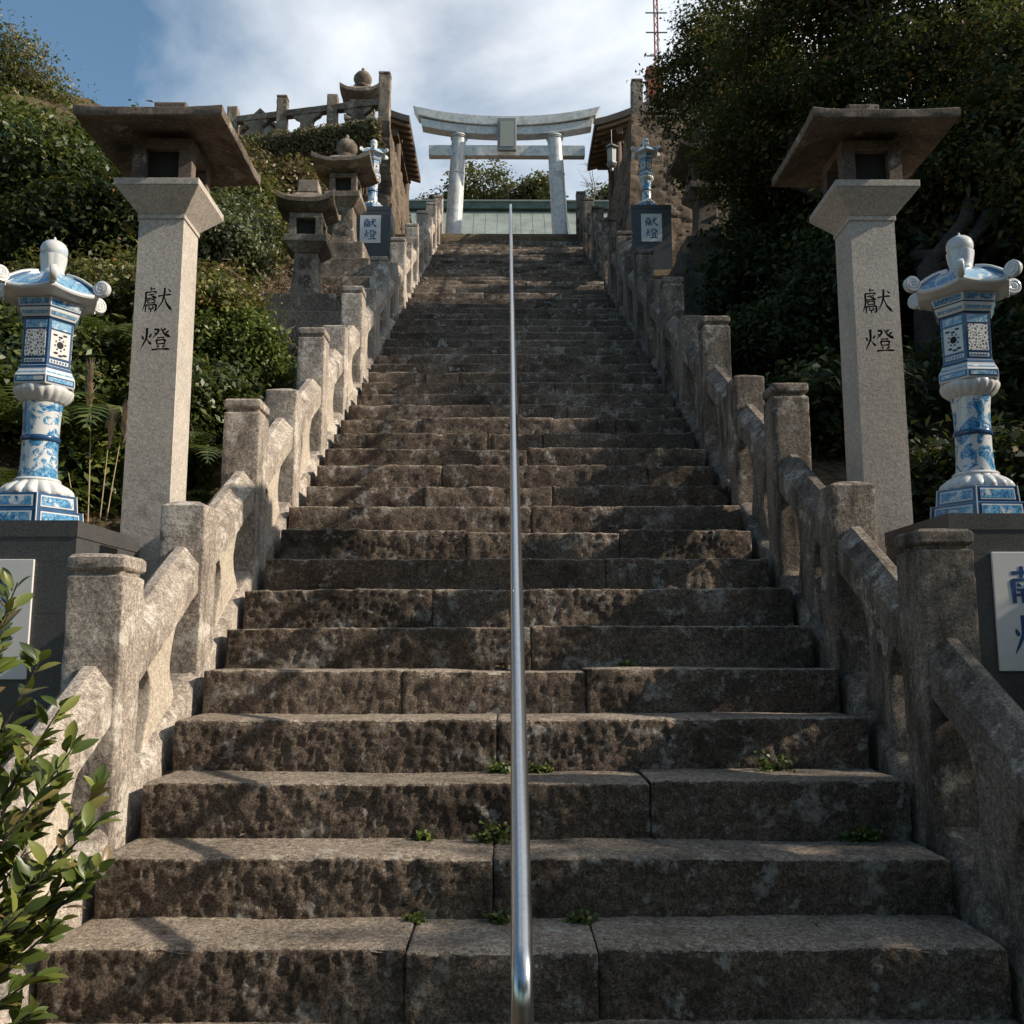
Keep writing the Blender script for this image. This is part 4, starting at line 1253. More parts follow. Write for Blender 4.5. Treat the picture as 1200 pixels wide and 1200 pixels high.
# green roofed hall behind the torii
sh = thing("copper_roof_hall", "low hall with pale green copper roof seen through the torii", "hall", (0, 33, 9.75))
ze, zr, ye, yr = 12.85 - 9.75, 16.80 - 9.75, 28.6 - 33, 0.0
mb = MB()
def roof_z(t): return ze + (zr - ze) * (0.82 * t + 0.18 * t * t)
for s in (-1, 1):
    rings = []
    for x in np.linspace(-5.2, 5.2, 2):
        top = [(x, s * -ye * (1 - t), roof_z(t)) for t in np.linspace(0, 1, 12)]
        bot = [(x, s * -ye * (1 - t), roof_z(t) - 0.14) for t in np.linspace(1, 0, 12)]
        rings.append(top + bot)
    mb.loft(rings)
rf = mb.build("roof", M['copper'], sh)
for x in np.arange(-5.0, 5.01, 0.42):
    rr = [[(x - .014, ye * (1 - t), roof_z(t) + .001), (x + .014, ye * (1 - t), roof_z(t) + .001), (x + .014, ye * (1 - t), roof_z(t) + .012), (x - .014, ye * (1 - t), roof_z(t) + .012)] for t in np.linspace(0, 0.97, 8)]
    mb = MB(); mb.loft(rr); mb.build("roof_seam", M['copper'], rf)
mb = MB(); mb.box(-5.3, 5.3, -0.26, 0.26, zr - 0.05, zr + 0.20); mb.build("ridge", M['copper_dark'], rf, bevel=0.01)
mb = MB(); mb.box(-5.36, 5.36, -0.31, 0.31, zr + 0.201, zr + 0.26); mb.build("ridge_cap", M['copper'], rf, bevel=0.01)
mb = MB(); mb.box(-4.4, 4.4, -3.5, 3.5, 0, ze + 0.25); mb.build("wall", M['wood'], sh)

# gabled outbuilding far left
gb = thing("gabled_building", "small dark gabled building behind the left terrace wall", "building", (-7.2, 26.0, 11.5))
zg = 16.42 - 11.5
mb = MB(); mb.loft([[(-0.62, y, 0), (0.62, y, 0), (0.62, y, zg - 0.75), (0, y, zg - 0.14), (-0.62, y, zg - 0.75)] for y in (0.0, 3.0)])
mb.build("wall", M['plaster'], gb)
mb = MB()
for s in (-1, 1):
    mb.loft([[(0, y, zg - 0.11), (s * 0.80, y, zg - 0.90), (s * 0.80, y, zg - 0.80), (0, y, zg)] for y in (-0.25, 3.2)])
mb.build("roof", M['bark_roof'], gb)

# antenna mast and red housing on the hill to the right
ms = thing("antenna_mast", "slender red lattice antenna mast rising behind the right wall", "mast", (7.6, 45, 20))
mb = MB()
ws = 0.085
for sx in (-1, 1):
    for sy in (-1, 1): mb.tube([(sx * ws, sy * ws, 0), (sx * ws, sy * ws, 16)], 0.03, 6)
for j in range(32):
    z = j * 0.5
    for a, b in (((-1, -1), (1, -1)), ((1, -1), (1, 1)), ((1, 1), (-1, 1)), ((-1, 1), (-1, -1))):
        mb.tube([(a[0] * ws, a[1] * ws, z), (b[0] * ws, b[1] * ws, z + 0.5)], 0.016, 5)
mb.build("lattice_tower", M['red'], ms)
for z in (10.9, 12.2, 13.3):
    mb = MB(); mb.tube([(-0.55, -0.1, z), (0.55, -0.1, z)], 0.035, 6); mb.build("crossarm", M['bronze'], ms)
rb = thing("red_tower", "red square brick tower peeping over the right wall", "tower", (6.95, 42, 15))
mb = MB(); mb.box(-0.36, 0.36, -0.36, 0.36, 0, 13.0); mb.build("shaft", M['red'], rb)
mb = MB(); mb.box(-0.42, 0.42, -0.42, 0.42, 13.001, 13.14); mb.build("cap", M['red'], rb)

# ------------------------------------------------------------------ foliage
def leaf_mesh(name, pts, nrm, size, mat, parent=None, aspect=0.45, fold=0.22, seed=0, droop=0.0, fine=False, loc=None):
    r = np.random.default_rng(seed + 1000)
    n = len(pts)
    nrm = nrm / (np.linalg.norm(nrm, axis=1)[:, None] + 1e-9)
    t = r.normal(size=(n, 3)); t[:, 2] -= droop
    t -= nrm * (t * nrm).sum(1)[:, None]
    t /= np.linalg.norm(t, axis=1)[:, None] + 1e-9
    b = np.cross(nrm, t)
    s = size * r.uniform(0.6, 1.25, n)[:, None]
    w = s * aspect
    if not fine:
        V = np.stack([pts - t * s * 0.5, pts + b * w * 0.5 + nrm * fold * w, pts + t * s * 0.5, pts - b * w * 0.5 + nrm * fold * w], 1).reshape(-1, 3)
        k, nf = 4, 1
        loops = np.arange(n * 4)
        starts = np.arange(n) * 4
        tot = np.full(n, 4)
    else:
        q = [(-.5, 0, 0), (-.22, .42, .5), (.12, .46, .5), (.5, 0, -.35), (.12, -.46, .5), (-.22, -.42, .5), (-.2, 0, .08), (.14, 0, .06)]
        V = np.stack([pts + t * s * a + b * w * c + nrm * (fold * w * d) for a, c, d in q], 1).reshape(-1, 3)
        base = np.array([0, 6, 1, 1, 6, 7, 2, 2, 7, 3, 0, 5, 6, 5, 4, 7, 6, 4, 3, 7])
        cnt = np.array([3, 4, 3, 3, 4, 3])
        loops = (np.arange(n)[:, None] * 8 + base[None]).ravel()
        tot = np.tile(cnt, n)
        starts = np.r_[0, np.cumsum(tot)[:-1]]
    if loc is not None: V = V - np.asarray(loc)
    me = bpy.data.meshes.new(name)
    me.vertices.add(len(V)); me.vertices.foreach_set("co", V.ravel())
    me.loops.add(len(loops)); me.loops.foreach_set("vertex_index", loops.astype(np.int32))
    me.polygons.add(len(tot)); me.polygons.foreach_set("loop_start", starts.astype(np.int32))
    me.update(calc_edges=True); me.validate()
    if fine: me.shade_smooth()
    me.materials.append(mat)
    o = bpy.data.objects.new(name, me); col.objects.link(o)
    if parent is not None: o.parent = parent
    return o

def crown_points(lobes, per, cr, seed, shell=0.55, up=0.6, flat=0.7):
    """lobes: (x,y,z,rx,ry,rz,clumps). leaves gathered in clumps spread through each lobe"""
    r = np.random.default_rng(seed)
    P_, N_, C_ = [], [], []
    for (x, y, z, rx, ry, rz, nc) in lobes:
        d = r.normal(size=(nc, 3)); d /= np.linalg.norm(d, axis=1)[:, None]
        rad = r.uniform(0, 1, nc) ** (1 / 3) * (1 - shell) + shell
        rad = np.where(r.uniform(size=nc) < 0.10, rad * 1.12, rad)
        rad = rad * (0.62 + 0.62 * vnoise(d * 1.9 + 7.0 + x * 3.1 + z, seed % 50))
        c = np.array([x, y, z]) + d * rad[:, None] * np.array([rx, ry, rz])
        C_.append(c)
        k = r.poisson(per * r.uniform(0.45, 1.5, nc))
        idx = np.repeat(np.arange(nc), k)
        g = r.normal(size=(len(idx), 3)) * cr * np.array([1, 1, flat])
        P_.append(c[idx] + g)
        nn = 0.8 * d[idx] + r.normal(size=(len(idx), 3)) * 0.75 + np.array([0, 0, up])
        N_.append(nn)
    return np.concatenate(P_), np.concatenate(N_), np.concatenate(C_)

def limb_path(a, b, r, wob=0.08, n=7):
    a, b = np.array(a, float), np.array(b, float)
    L_ = np.linalg.norm(b - a)
    pts = [a + (b - a) * t + r.normal(size=3) * wob * L_ * math.sin(t * math.pi) for t in np.linspace(0, 1, n)]
    return pts

def tree(label, base, lobes, per, cr, size, mat, seed, trunk_r=0.16, group=None, cat="tree", name="tree", fork=None, aspect=0.5, shell=0.5, twigs=60):
    root = thing(name, label, cat, base, 0, group)
    base = np.array(base, float)
    p, n, c = crown_points(lobes, per, cr, seed, shell)
    leaf_mesh("crown", p, n, size, L[mat], root, aspect, seed=seed, loc=base)
    r = np.random.default_rng(seed + 5)
    mb = MB()
    cen = np.array([l[:3] for l in lobes]).mean(0)
    fk = np.array(fork) if fork is not None else base + (cen - base) * np.array([0.55, 0.55, 0.5])
    tp = limb_path(base - np.array([0, 0, 0.3]), fk, r, 0.05, 9)
    mb.tube([q - base for q in tp], np.linspace(trunk_r * 1.35, trunk_r * 0.8, 9), 12)
    for l in lobes:
        e = np.array(l[:3])
        lp = limb_path(fk, e, r, 0.09, 8)
        mb.tube([q - base for q in lp], np.linspace(trunk_r * 0.6, trunk_r * 0.18, 8), 8)
        cl = c[np.argsort(np.linalg.norm(c - e, axis=1))[:max(4, twigs // len(lobes))]]
        for q in cl:
            k = r.integers(2, 8)
            tw = limb_path(lp[k], q, r, 0.1, 5)
            mb.tube([u - base for u in tw], np.linspace(trunk_r * 0.14, trunk_r * 0.04, 5), 5)
    mb.build("trunk", M['bark'], root, smooth=60)
    return root

def shrub(label, cen, rad, nc, per, cr, size, mat, seed, group=None, name="shrub", aspect=0.5, fine=False, up=0.6, shell=0.6, cat="shrub", lumps=4):
    cx, cy, cz = cen
    rx, ry, rz = rad
    base = (cx, cy, cz - rz * 0.9)
    root = thing(name, label, cat, base, 0, group)
    r = np.random.default_rng(seed)
    lobes = [(cx, cy, cz, rx * 0.8, ry * 0.8, rz * 0.8, nc // 2)]
    for i in range(lumps):
        a = r.uniform(0, 6.28); e = r.uniform(-0.3, 0.9)
        lobes.append((cx + rx * .6 * math.cos(a), cy + ry * .6 * math.sin(a), cz + rz * .55 * e, rx * r.uniform(.35, .55), ry * r.uniform(.35, .55), rz * r.uniform(.35, .55), nc // (2 * lumps)))
    p, n, c = crown_points(lobes, per, cr, seed, shell, up)
    leaf_mesh("foliage", p, n, size, L[mat], root, aspect, seed=seed, fine=fine, loc=base)
    mb = MB()
    b = np.array(base)
    for q in c[r.permutation(len(c))[:26]]:
        st = b + np.array([r.normal() * rx * .12, r.normal() * ry * .12, -0.4])
        mb.tube([u - b for u in limb_path(st, q, r, 0.08, 6)], np.linspace(0.022, 0.006, 6), 5)
    mb.build("stems", M['bark'], root)
    return root

# --- right hand trees
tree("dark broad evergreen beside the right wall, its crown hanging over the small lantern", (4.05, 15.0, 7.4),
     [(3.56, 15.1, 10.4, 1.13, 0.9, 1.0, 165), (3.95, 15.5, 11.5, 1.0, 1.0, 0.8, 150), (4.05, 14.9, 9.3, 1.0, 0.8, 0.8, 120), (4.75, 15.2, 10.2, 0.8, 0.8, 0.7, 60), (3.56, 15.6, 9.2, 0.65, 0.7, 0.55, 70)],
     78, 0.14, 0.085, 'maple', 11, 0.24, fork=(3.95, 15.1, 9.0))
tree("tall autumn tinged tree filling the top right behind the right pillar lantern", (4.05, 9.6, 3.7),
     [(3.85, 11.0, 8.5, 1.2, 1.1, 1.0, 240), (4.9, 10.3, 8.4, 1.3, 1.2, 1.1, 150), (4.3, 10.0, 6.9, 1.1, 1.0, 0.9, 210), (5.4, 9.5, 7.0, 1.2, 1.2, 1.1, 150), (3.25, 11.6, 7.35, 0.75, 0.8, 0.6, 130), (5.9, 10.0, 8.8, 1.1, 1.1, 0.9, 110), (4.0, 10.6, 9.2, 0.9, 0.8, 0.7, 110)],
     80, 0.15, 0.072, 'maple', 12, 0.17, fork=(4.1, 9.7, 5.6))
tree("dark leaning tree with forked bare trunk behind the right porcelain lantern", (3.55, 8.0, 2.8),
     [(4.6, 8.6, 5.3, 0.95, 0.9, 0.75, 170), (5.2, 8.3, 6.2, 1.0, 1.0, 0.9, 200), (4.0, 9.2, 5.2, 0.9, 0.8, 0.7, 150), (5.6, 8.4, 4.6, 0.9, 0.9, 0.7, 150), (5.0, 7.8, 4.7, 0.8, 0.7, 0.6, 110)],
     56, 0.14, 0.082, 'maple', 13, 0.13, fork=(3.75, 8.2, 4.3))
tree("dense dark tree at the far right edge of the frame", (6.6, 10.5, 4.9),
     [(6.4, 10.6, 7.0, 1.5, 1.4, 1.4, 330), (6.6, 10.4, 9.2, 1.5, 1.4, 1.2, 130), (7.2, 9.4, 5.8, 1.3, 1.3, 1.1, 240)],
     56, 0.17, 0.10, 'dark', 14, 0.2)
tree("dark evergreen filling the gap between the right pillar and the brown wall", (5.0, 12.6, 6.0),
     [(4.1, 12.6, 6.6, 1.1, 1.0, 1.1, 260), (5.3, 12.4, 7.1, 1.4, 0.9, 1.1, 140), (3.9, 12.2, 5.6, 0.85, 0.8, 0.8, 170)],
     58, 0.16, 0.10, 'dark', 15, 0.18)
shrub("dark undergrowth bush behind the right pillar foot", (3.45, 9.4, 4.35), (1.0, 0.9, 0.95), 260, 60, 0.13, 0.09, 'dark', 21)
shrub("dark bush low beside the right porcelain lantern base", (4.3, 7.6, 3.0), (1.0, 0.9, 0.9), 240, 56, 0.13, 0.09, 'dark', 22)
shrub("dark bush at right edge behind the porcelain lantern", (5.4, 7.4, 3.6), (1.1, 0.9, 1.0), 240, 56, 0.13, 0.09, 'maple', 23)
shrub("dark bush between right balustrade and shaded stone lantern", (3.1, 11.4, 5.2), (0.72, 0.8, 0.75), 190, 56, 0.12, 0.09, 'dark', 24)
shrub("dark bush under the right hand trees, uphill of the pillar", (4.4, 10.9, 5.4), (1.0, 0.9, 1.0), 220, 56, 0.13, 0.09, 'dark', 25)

shrub("dark bush hugging the outer side of the right balustrade above the pillar", (2.75, 7.6, 2.75), (0.6, 0.9, 0.6), 220, 56, 0.12, 0.085, 'dark', 26)
shrub("dark bush outside the right balustrade halfway up the slope", (2.75, 9.6, 3.95), (0.65, 0.9, 0.65), 220, 56, 0.12, 0.085, 'dark', 27)
shrub("dark bush between the right pillar foot and the pedestal", (3.0, 6.1, 1.75), (0.6, 0.6, 0.55), 180, 56, 0.12, 0.085, 'dark', 28)
shrub("dark shrub below the forked bare trunk on the right bank", (3.9, 9.3, 4.3), (0.9, 0.6, 1.2), 260, 56, 0.13, 0.09, 'dark', 29)
tree("round unseen tree added for shade, right of the right porcelain lantern", (8.2, 7.4, 4.0), [(8.1, 7.3, 6.0, 1.3, 1.2, 1.3, 240), (8.8, 8.2, 5.4, 1.1, 1.1, 1.0, 120)], 42, 0.18, 0.12, 'dark', 20, 0.14, shell=0.3)  # unseen tree added to keep sun off the bushes behind the pillar
# unseen trees added to shade the lower right steps and block skylight behind the viewer
tree("broad unseen tree added for shade, right of the lowest steps", (6.4, 2.2, 0.6), [(6.3, 2.3, 3.0, 1.2, 1.15, 1.15, 240), (6.9, 1.2, 3.4, 1.0, 1.0, 0.9, 120)], 40, 0.16, 0.11, 'dark', 16, 0.14, shell=0.3)
tree("tall unseen tree added to block skylight, behind the viewer to the left", (-6.5, -6.0, -0.8), [(-6.5, -6, 4.5, 2.6, 2.2, 2.4, 260), (-3.2, -8.5, 5.5, 2.4, 2.0, 2.4, 240)], 46, 0.3, 0.24, 'dark', 17, 0.2, shell=0.3)
tree("big unseen tree added to block skylight, behind the viewer to the right", (7.5, -3.5, -0.3), [(7.5, -3.0, 3.4, 2.2, 2.0, 1.8, 260), (6.0, -6.5, 3.8, 2.2, 2.0, 2.0, 240)], 46, 0.3, 0.24, 'dark', 19, 0.2, shell=0.3)
tree("tall unseen tree added to block skylight, straight behind the viewer", (1.5, -10.0, -0.8), [(1.5, -10, 5.0, 2.8, 2.0, 3.0, 300), (4.0, -11, 3.4, 2.0, 1.8, 2.0, 160)], 46, 0.3, 0.24, 'dark', 18, 0.2, shell=0.3)
for i, (x, y, lb) in enumerate(((3.3, 3.2, "low bush outside the frame beside the right pedestal"), (4.6, 4.6, "wide bush outside the frame on the right bank"), (3.6, 0.9, "bush outside the frame right of the lowest steps"), (5.6, 2.9, "bush outside the frame high on the right bank"))):
    shrub(lb, (x, y, gz(x, y) + 0.35), (0.9, 0.8, 0.55), 220, 50, 0.13, 0.09, 'evergreen', 140 + i)
# --- left bank
shrub("big dark evergreen shrub at the left edge above the porcelain lantern", (-5.0, 9.6, 5.75), (1.15, 1.0, 0.9), 420, 60, 0.13, 0.085, 'evergreen', 31)
shrub("big evergreen shrub just left of the left pillar roof", (-4.35, 10.1, 5.75), (0.75, 0.8, 1.05), 330, 60, 0.13, 0.085, 'evergreen', 32)
shrub("olive topped shrub on the skyline at the left edge", (-6.1, 11.2, 6.75), (1.5, 1.0, 0.62), 380, 60, 0.14, 0.085, 'olive', 33)
shrub("dark shaded shrub behind the finial of the left porcelain lantern", (-4.3, 8.9, 4.75), (0.95, 0.6, 0.5), 260, 56, 0.12, 0.08, 'dark', 34)
shrub("yellow green clipped hedge behind the left porcelain lantern roof", (-3.75, 8.2, 3.98), (1.25, 0.6, 0.42), 300, 66, 0.10, 0.06, 'olive', 35)
shrub("dark green shrub in the shade left of the porcelain shaft", (-3.65, 7.3, 3.05), (0.85, 0.6, 0.6), 260, 56, 0.11, 0.075, 'evergreen', 36)
shrub("rounded sunlit green bush between left pillar and capped posts", (-2.62, 8.5, 3.46), (0.66, 0.55, 0.54), 320, 64, 0.085, 0.06, 'bright', 37)
shrub("pale silvery leaved shrub right of the left pillar capital", (-3.72, 11.4, 5.95), (0.62, 0.6, 0.72), 260, 60, 0.11, 0.075, 'pale', 38)
shrub("darker green shrub left of the broken topped stone lantern", (-3.7, 13.3, 7.0), (0.7, 0.7, 0.8), 240, 56, 0.12, 0.08, 'olive', 39)
shrub("grey green leafy shrub below the pale shrub by the left pillar", (-3.4, 10.5, 5.45), (0.5, 0.45, 0.3), 200, 60, 0.10, 0.07, 'pale', 40)
shrub("yellowing shrub high on the left bank under the terrace wall", (-4.4, 15.4, 8.3), (1.2, 0.8, 0.9), 330, 50, 0.14, 0.085, 'brown', 41)
shrub("small bright weed bush low beside the left pillar", (-2.5, 7.2, 2.7), (0.45, 0.5, 0.45), 200, 56, 0.09, 0.06, 'evergreen', 42)
shrub("low leafy shrub between porcelain lantern and left pillar", (-2.8, 6.6, 1.9), (0.6, 0.4, 0.5), 220, 50, 0.10, 0.085, 'bright', 43)
shrub("shrub filling the left edge beside the porcelain lantern shaft", (-4.2, 6.9, 2.6), (0.9, 0.7, 0.7), 260, 56, 0.11, 0.08, 'evergreen', 44)
shrub("dark ivy like bush under the left terrace balustrade", (-5.8, 16.8, 9.5), (1.5, 0.8, 0.9), 300, 54, 0.14, 0.085, 'olive', 45)
shrub("brown green bush behind the yellow green hedge on the left bank", (-3.3, 9.4, 4.4), (0.6, 0.5, 0.4), 220, 56, 0.10, 0.07, 'brown', 46)
tree("thin brown leaved autumn tree at the top left corner", (-9.3, 17.0, 8.6),
     [(-9.7, 17.0, 11.95, 0.85, 0.9, 0.7, 110), (-9.1, 17.2, 11.2, 0.65, 0.8, 0.55, 90), (-9.9, 16.8, 10.8, 0.9, 0.8, 0.7, 90)], 64, 0.2, 0.085, 'greenbrown', 51, 0.13, shell=0.3, twigs=80)

# --- trees on the hill behind the green roofed hall
for i, (x, y, z, rx, rz, mt, lb) in enumerate([
        (-1.45, 44, 23.0, 1.5, 1.4, 'olive', "round green tree on the hill beyond the torii, beside its left pillar"),
        (0.25, 45, 22.6, 1.2, 0.9, 'brown', "russet bush on the hill between the torii pillars"),
        (1.5, 44, 22.9, 0.8, 1.0, 'olive', "small yellow green tree on the hill beside the right torii pillar"),
        (-3.2, 45, 22.3, 1.6, 0.7, 'brown', "brown thicket on the hill left of the torii"),
        (5.4, 45, 22.9, 1.5, 0.8, 'evergreen', "dark pine like tree on the hill right of the torii")]):
    tree(lb, (x, y, gz(x, y)), [(x, y, z, rx, rx, rz, 90), (x - rx * .5, y, z - rz * .3, rx * .6, rx * .6, rz * .6, 40), (x + rx * .55, y, z - rz * .4, rx * .6, rx * .6, rz * .55, 40)],
         34, 0.26, 0.22, mt, 60 + i, 0.12, shell=0.35)
def bare_tree(label, base, top, seed, spread, n=60, r0=0.05, mat='twig', name="bare_tree", cat="tree"):
    root = thing(name, label, cat, base)
    r = np.random.default_rng(seed)
    base = np.array(base, float); top = np.array(top, float)
    H = top - base
    mb = MB()
    main = limb_path((0, 0, -0.2), H, r, 0.03, 10)
    mb.tube(main, np.linspace(r0, r0 * 0.15, 10), 7)
    tips = []
    for i in range(n):
        t = r.uniform(0.3, 1.0)
        s = np.array(main[0]) + H * t
        d = r.normal(size=3); d[2] = abs(d[2]) * 0.8 + 0.3
        d /= np.linalg.norm(d)
        e = s + d * spread * r.uniform(0.4, 1.0) * (1.15 - 0.6 * t)
        p = limb_path(s, e, r, 0.08, 5)
        mb.tube(p, np.linspace(r0 * 0.35, r0 * 0.07, 5), 4)
        for j in range(3):
            d2 = d + r.normal(size=3) * 0.6; d2 /= np.linalg.norm(d2)
            k = r.integers(1, 5)
            mb.tube([p[k], p[k] + d2 * spread * 0.35], [r0 * 0.12, r0 * 0.04], 3)
    mb.build("branches", M[mat], root)
    return root
bare_tree("leafless tree on the skyline just right of the torii", (4.0, 43, gz(4.0, 43)), (4.0, 43, 24.1), 71, 1.6, 46, 0.07)
bare_tree("thin leafless sapling on the skyline between the torii pillars", (0.0, 43, gz(0, 43)), (-0.1, 43, 23.9), 72, 0.8, 20, 0.05)
bare_tree("leafless pinkish shrub standing before the green roof", (0.62, 27.2, 9.75), (0.62, 27.2, 13.2), 73, 1.15, 90, 0.035, name="bare_shrub", cat="shrub")

# --- ferns
def fern(label, base, n, length, seed, group=None):
    r = np.random.default_rng(seed)
    P_, T_, Wd, Nn = [], [], [], []
    mbv, mbf = [], []
    cnt = 0
    for i in range(n):
        a = i / n * 6.283 + r.uniform(-.3, .3)
        ln = length * r.uniform(0.7, 1.1)
        d = np.array([math.cos(a), math.sin(a), 0])
        rise = r.uniform(0.5, 0.95)
        prev = np.zeros(3)
        m = 16
        pts = [d * ln * t * 0.8 + np.array([0, 0, ln * (rise * t - 0.72 * t * t)]) for t in np.linspace(0, 1, m)]
        side = np.array([-d[1], d[0], 0])
        for k in range(1, m):
            t = k / m
            wl_ = ln * 0.24 * math.sin(math.pi * min(1, t * 0.92 + 0.10)) ** 0.8
            ax = pts[k] - pts[k - 1]; stepv = ax
            for s in (-1, 1):
                q = pts[k]
                tip = q + side * s * wl_ + stepv * 0.9 - np.array([0, 0, wl_ * 0.18])
                b1 = q - stepv * 0.36; b2 = q + stepv * 0.36
                m1 = (b1 + tip) / 2 + stepv * -0.10 + np.array([0, 0, 0.01]); m2 = (b2 + tip) / 2 + stepv * 0.10 + np.array([0, 0, 0.01])
                mbv += [b1, b2, m2, tip, m1]; mbf.append((cnt, cnt + 1, cnt + 2, cnt + 3, cnt + 4)); cnt += 5
            w = 0.004
            mbv += [pts[k - 1] - side * w, pts[k - 1] + side * w, pts[k] + side * w, pts[k] - side * w]; mbf.append((cnt, cnt + 1, cnt + 2, cnt + 3)); cnt += 4
    mb = MB(); mb.add(mbv, mbf)
    me = bpy.data.meshes.new("fern"); me.from_pydata([tuple(v) for v in mbv], [], mbf); me.materials.append(L['fern']); me.update()
    o = bpy.data.objects.new("fern", me); col.objects.link(o); o.location = base
    return tag(o, label, "fern", group)
fern("fern at the left edge beside the porcelain shaft", (-3.30, 6.2, 2.35), 12, 0.95, 81)
fern("fern with long fronds behind the pampas stalks", (-2.86, 6.4, 2.42), 12, 0.75, 82)
fern("bright fern between the left pillar and the second capped post", (-2.16, 6.5, 2.20), 13, 0.50, 83)
fern("low fern right of the left pillar foot", (-2.22, 6.0, 1.78), 10, 0.42, 84)
fern("fern high beside the porcelain lantern roof on the left bank", (-3.1, 7.2, 3.15), 12, 0.7, 85)
fern("dim fern in the shade behind the left porcelain base", (-3.1, 5.9, 1.75), 11, 0.7, 86)

# --- pampas grass
pg = thing("pampas_grass", "dry pampas stalks with feathery plumes between porcelain lantern and left pillar", "grass", (-2.68, 6.0, 1.2))
r = np.random.default_rng(91)
for (x, z, pl_, lean) in ((-0.05, 1.46, 0.34, -0.02), (0.05, 1.14, 0.24, 0.03), (0.10, 1.19, 0.27, 0.07), (-0.12, 0.8, 0.0, -0.05), (0.2, 0.75, 0.0, 0.10)):
    mb = MB(); bx = x * 0.5
    pts = [(bx + (x + lean - bx) * t ** 1.5, 0.02 * math.sin(t * 3), z * t) for t in np.linspace(0, 1, 10)]
    mb.tube(pts, np.linspace(0.0055, 0.0025, 10), 6)
    stalk = mb.build("stalk", M['straw'], pg)
    if pl_:
        top = np.array(pts[-1]); mb = MB()
        for j in range(170):
            t = r.uniform(0, 1)
            s = top + np.array([lean * 0.15 * t, 0, -pl_ * 0.75 * (1 - t)])
            d = np.array([r.normal() * 0.16, r.normal() * 0.16, 1.0]); d /= np.linalg.norm(d)
            mb.tube([s, s + d * 0.06, s + d * 0.11 + np.array([lean * .1, 0, -0.004])], [0.0032, 0.0026, 0.0006], 3)
        mb.build("plume", M['straw'], stalk)
for j in range(26):
    a = r.uniform(0, 6.28); ln = r.uniform(0.4, 0.85); c = np.array([math.cos(a), math.sin(a), 0]); sd = np.array([-c[1], c[0], 0]) * 0.006
    rg = [[c * ln * 0.55 * t ** 1.4 + np.array([0, 0, ln * (1.1 * t - 0.45 * t * t)]) + sd * (1 - t), c * ln * 0.55 * t ** 1.4 + np.array([0, 0, ln * (1.1 * t - 0.45 * t * t)]) - sd * (1 - t),
           c * ln * 0.55 * t ** 1.4 + np.array([0, 0, ln * (1.1 * t - 0.45 * t * t) + .002])] for t in np.linspace(0, 0.97, 7)]
    mb = MB(); mb.loft(rg); mb.build("blade", L['fern'], pg)

# --- dead brush and litter on the bank, vines on the wall
r = np.random.default_rng(95)
mb = MB()
for j in range(900):
    x = r.uniform(-4.4, -2.3); y = r.uniform(8.8, 13.5)
    z = gz(x, y) + r.uniform(0.0, 0.25)
    d = r.normal(size=3); d[2] = abs(d[2]) * 0.6; d /= np.linalg.norm(d)
    mb.tube(limb_path((x, y, z), np.array([x, y, z]) + d * r.uniform(0.2, 0.6), r, 0.12, 4), [0.006, 0.005, 0.004, 0.002], 3)
tag(mb.build("dead_brush", M['twig']), "tangle of dry twigs on the bare bank left of the stone lanterns", "brush", kind="stuff")
n = 5200
x = r.uniform(-6.5, -1.9, n); y = r.uniform(3.5, 17, n)
zz = ground_h(x, y) + r.uniform(0.0, 0.1, n)
leaf_mesh("leaf_litter", np.stack([x, y, zz], 1), np.stack([r.normal(size=n) * .5, r.normal(size=n) * .5, np.ones(n)], 1), 0.07, L['dry'], None, 0.55, seed=96)
tag(bpy.data.objects["leaf_litter"], "fallen dry leaves on the left bank", "leaves", kind="stuff")
iv = thing("wall_vines", "brown and green vines hanging over the left terrace wall", "vine", (-4.5, 18.2, 10))
n = 9000
s = r.uniform(0.15, 5.0, n); z = 11.45 - np.abs(r.normal(size=n)) * 0.9 * (0.35 + 0.25 * s)
x = CL[0] - s * math.cos(CA); y = CL[1] + s * math.sin(CA) - 0.10 - r.uniform(0, 0.22, n) - 0.04 * (11.5 - z)
ok = z > 8.6
pp = np.stack([x, y, z], 1)[ok]; nn = np.stack([r.normal(size=n) * .6, -np.ones(n), r.uniform(0, 1.2, n)], 1)[ok]
sel = r.uniform(size=len(pp)) < 0.45
leaf_mesh("green_leaves", pp[sel], nn[sel], 0.10, L['olive'], iv, 0.6, seed=97, loc=(-4.5, 18.2, 10))
leaf_mesh("dry_leaves", pp[~sel], nn[~sel], 0.09, L['brown'], iv, 0.5, seed=98, loc=(-4.5, 18.2, 10), droop=0.8)
mb = MB()
for j in range(170):
    s = r.uniform(0.25, 5.0); z0_ = 11.45 - r.uniform(0, 0.5); ln = r.uniform(0.4, 2.0)
    x0_ = CL[0] - s * math.cos(CA); y0_ = CL[1] + s * math.sin(CA) - 0.16 - r.uniform(0, .12)
    pts = [(x0_ + r.normal() * 0.10, y0_ - 0.05 * t * ln + r.normal() * .02, z0_ - ln * t) for t in np.linspace(0, 1, 7)]
    mb.tube(np.array(pts) - np.array([-4.5, 18.2, 10]), np.linspace(0.010, 0.004, 7), 3)
mb.build("stems", M['twig'], iv)

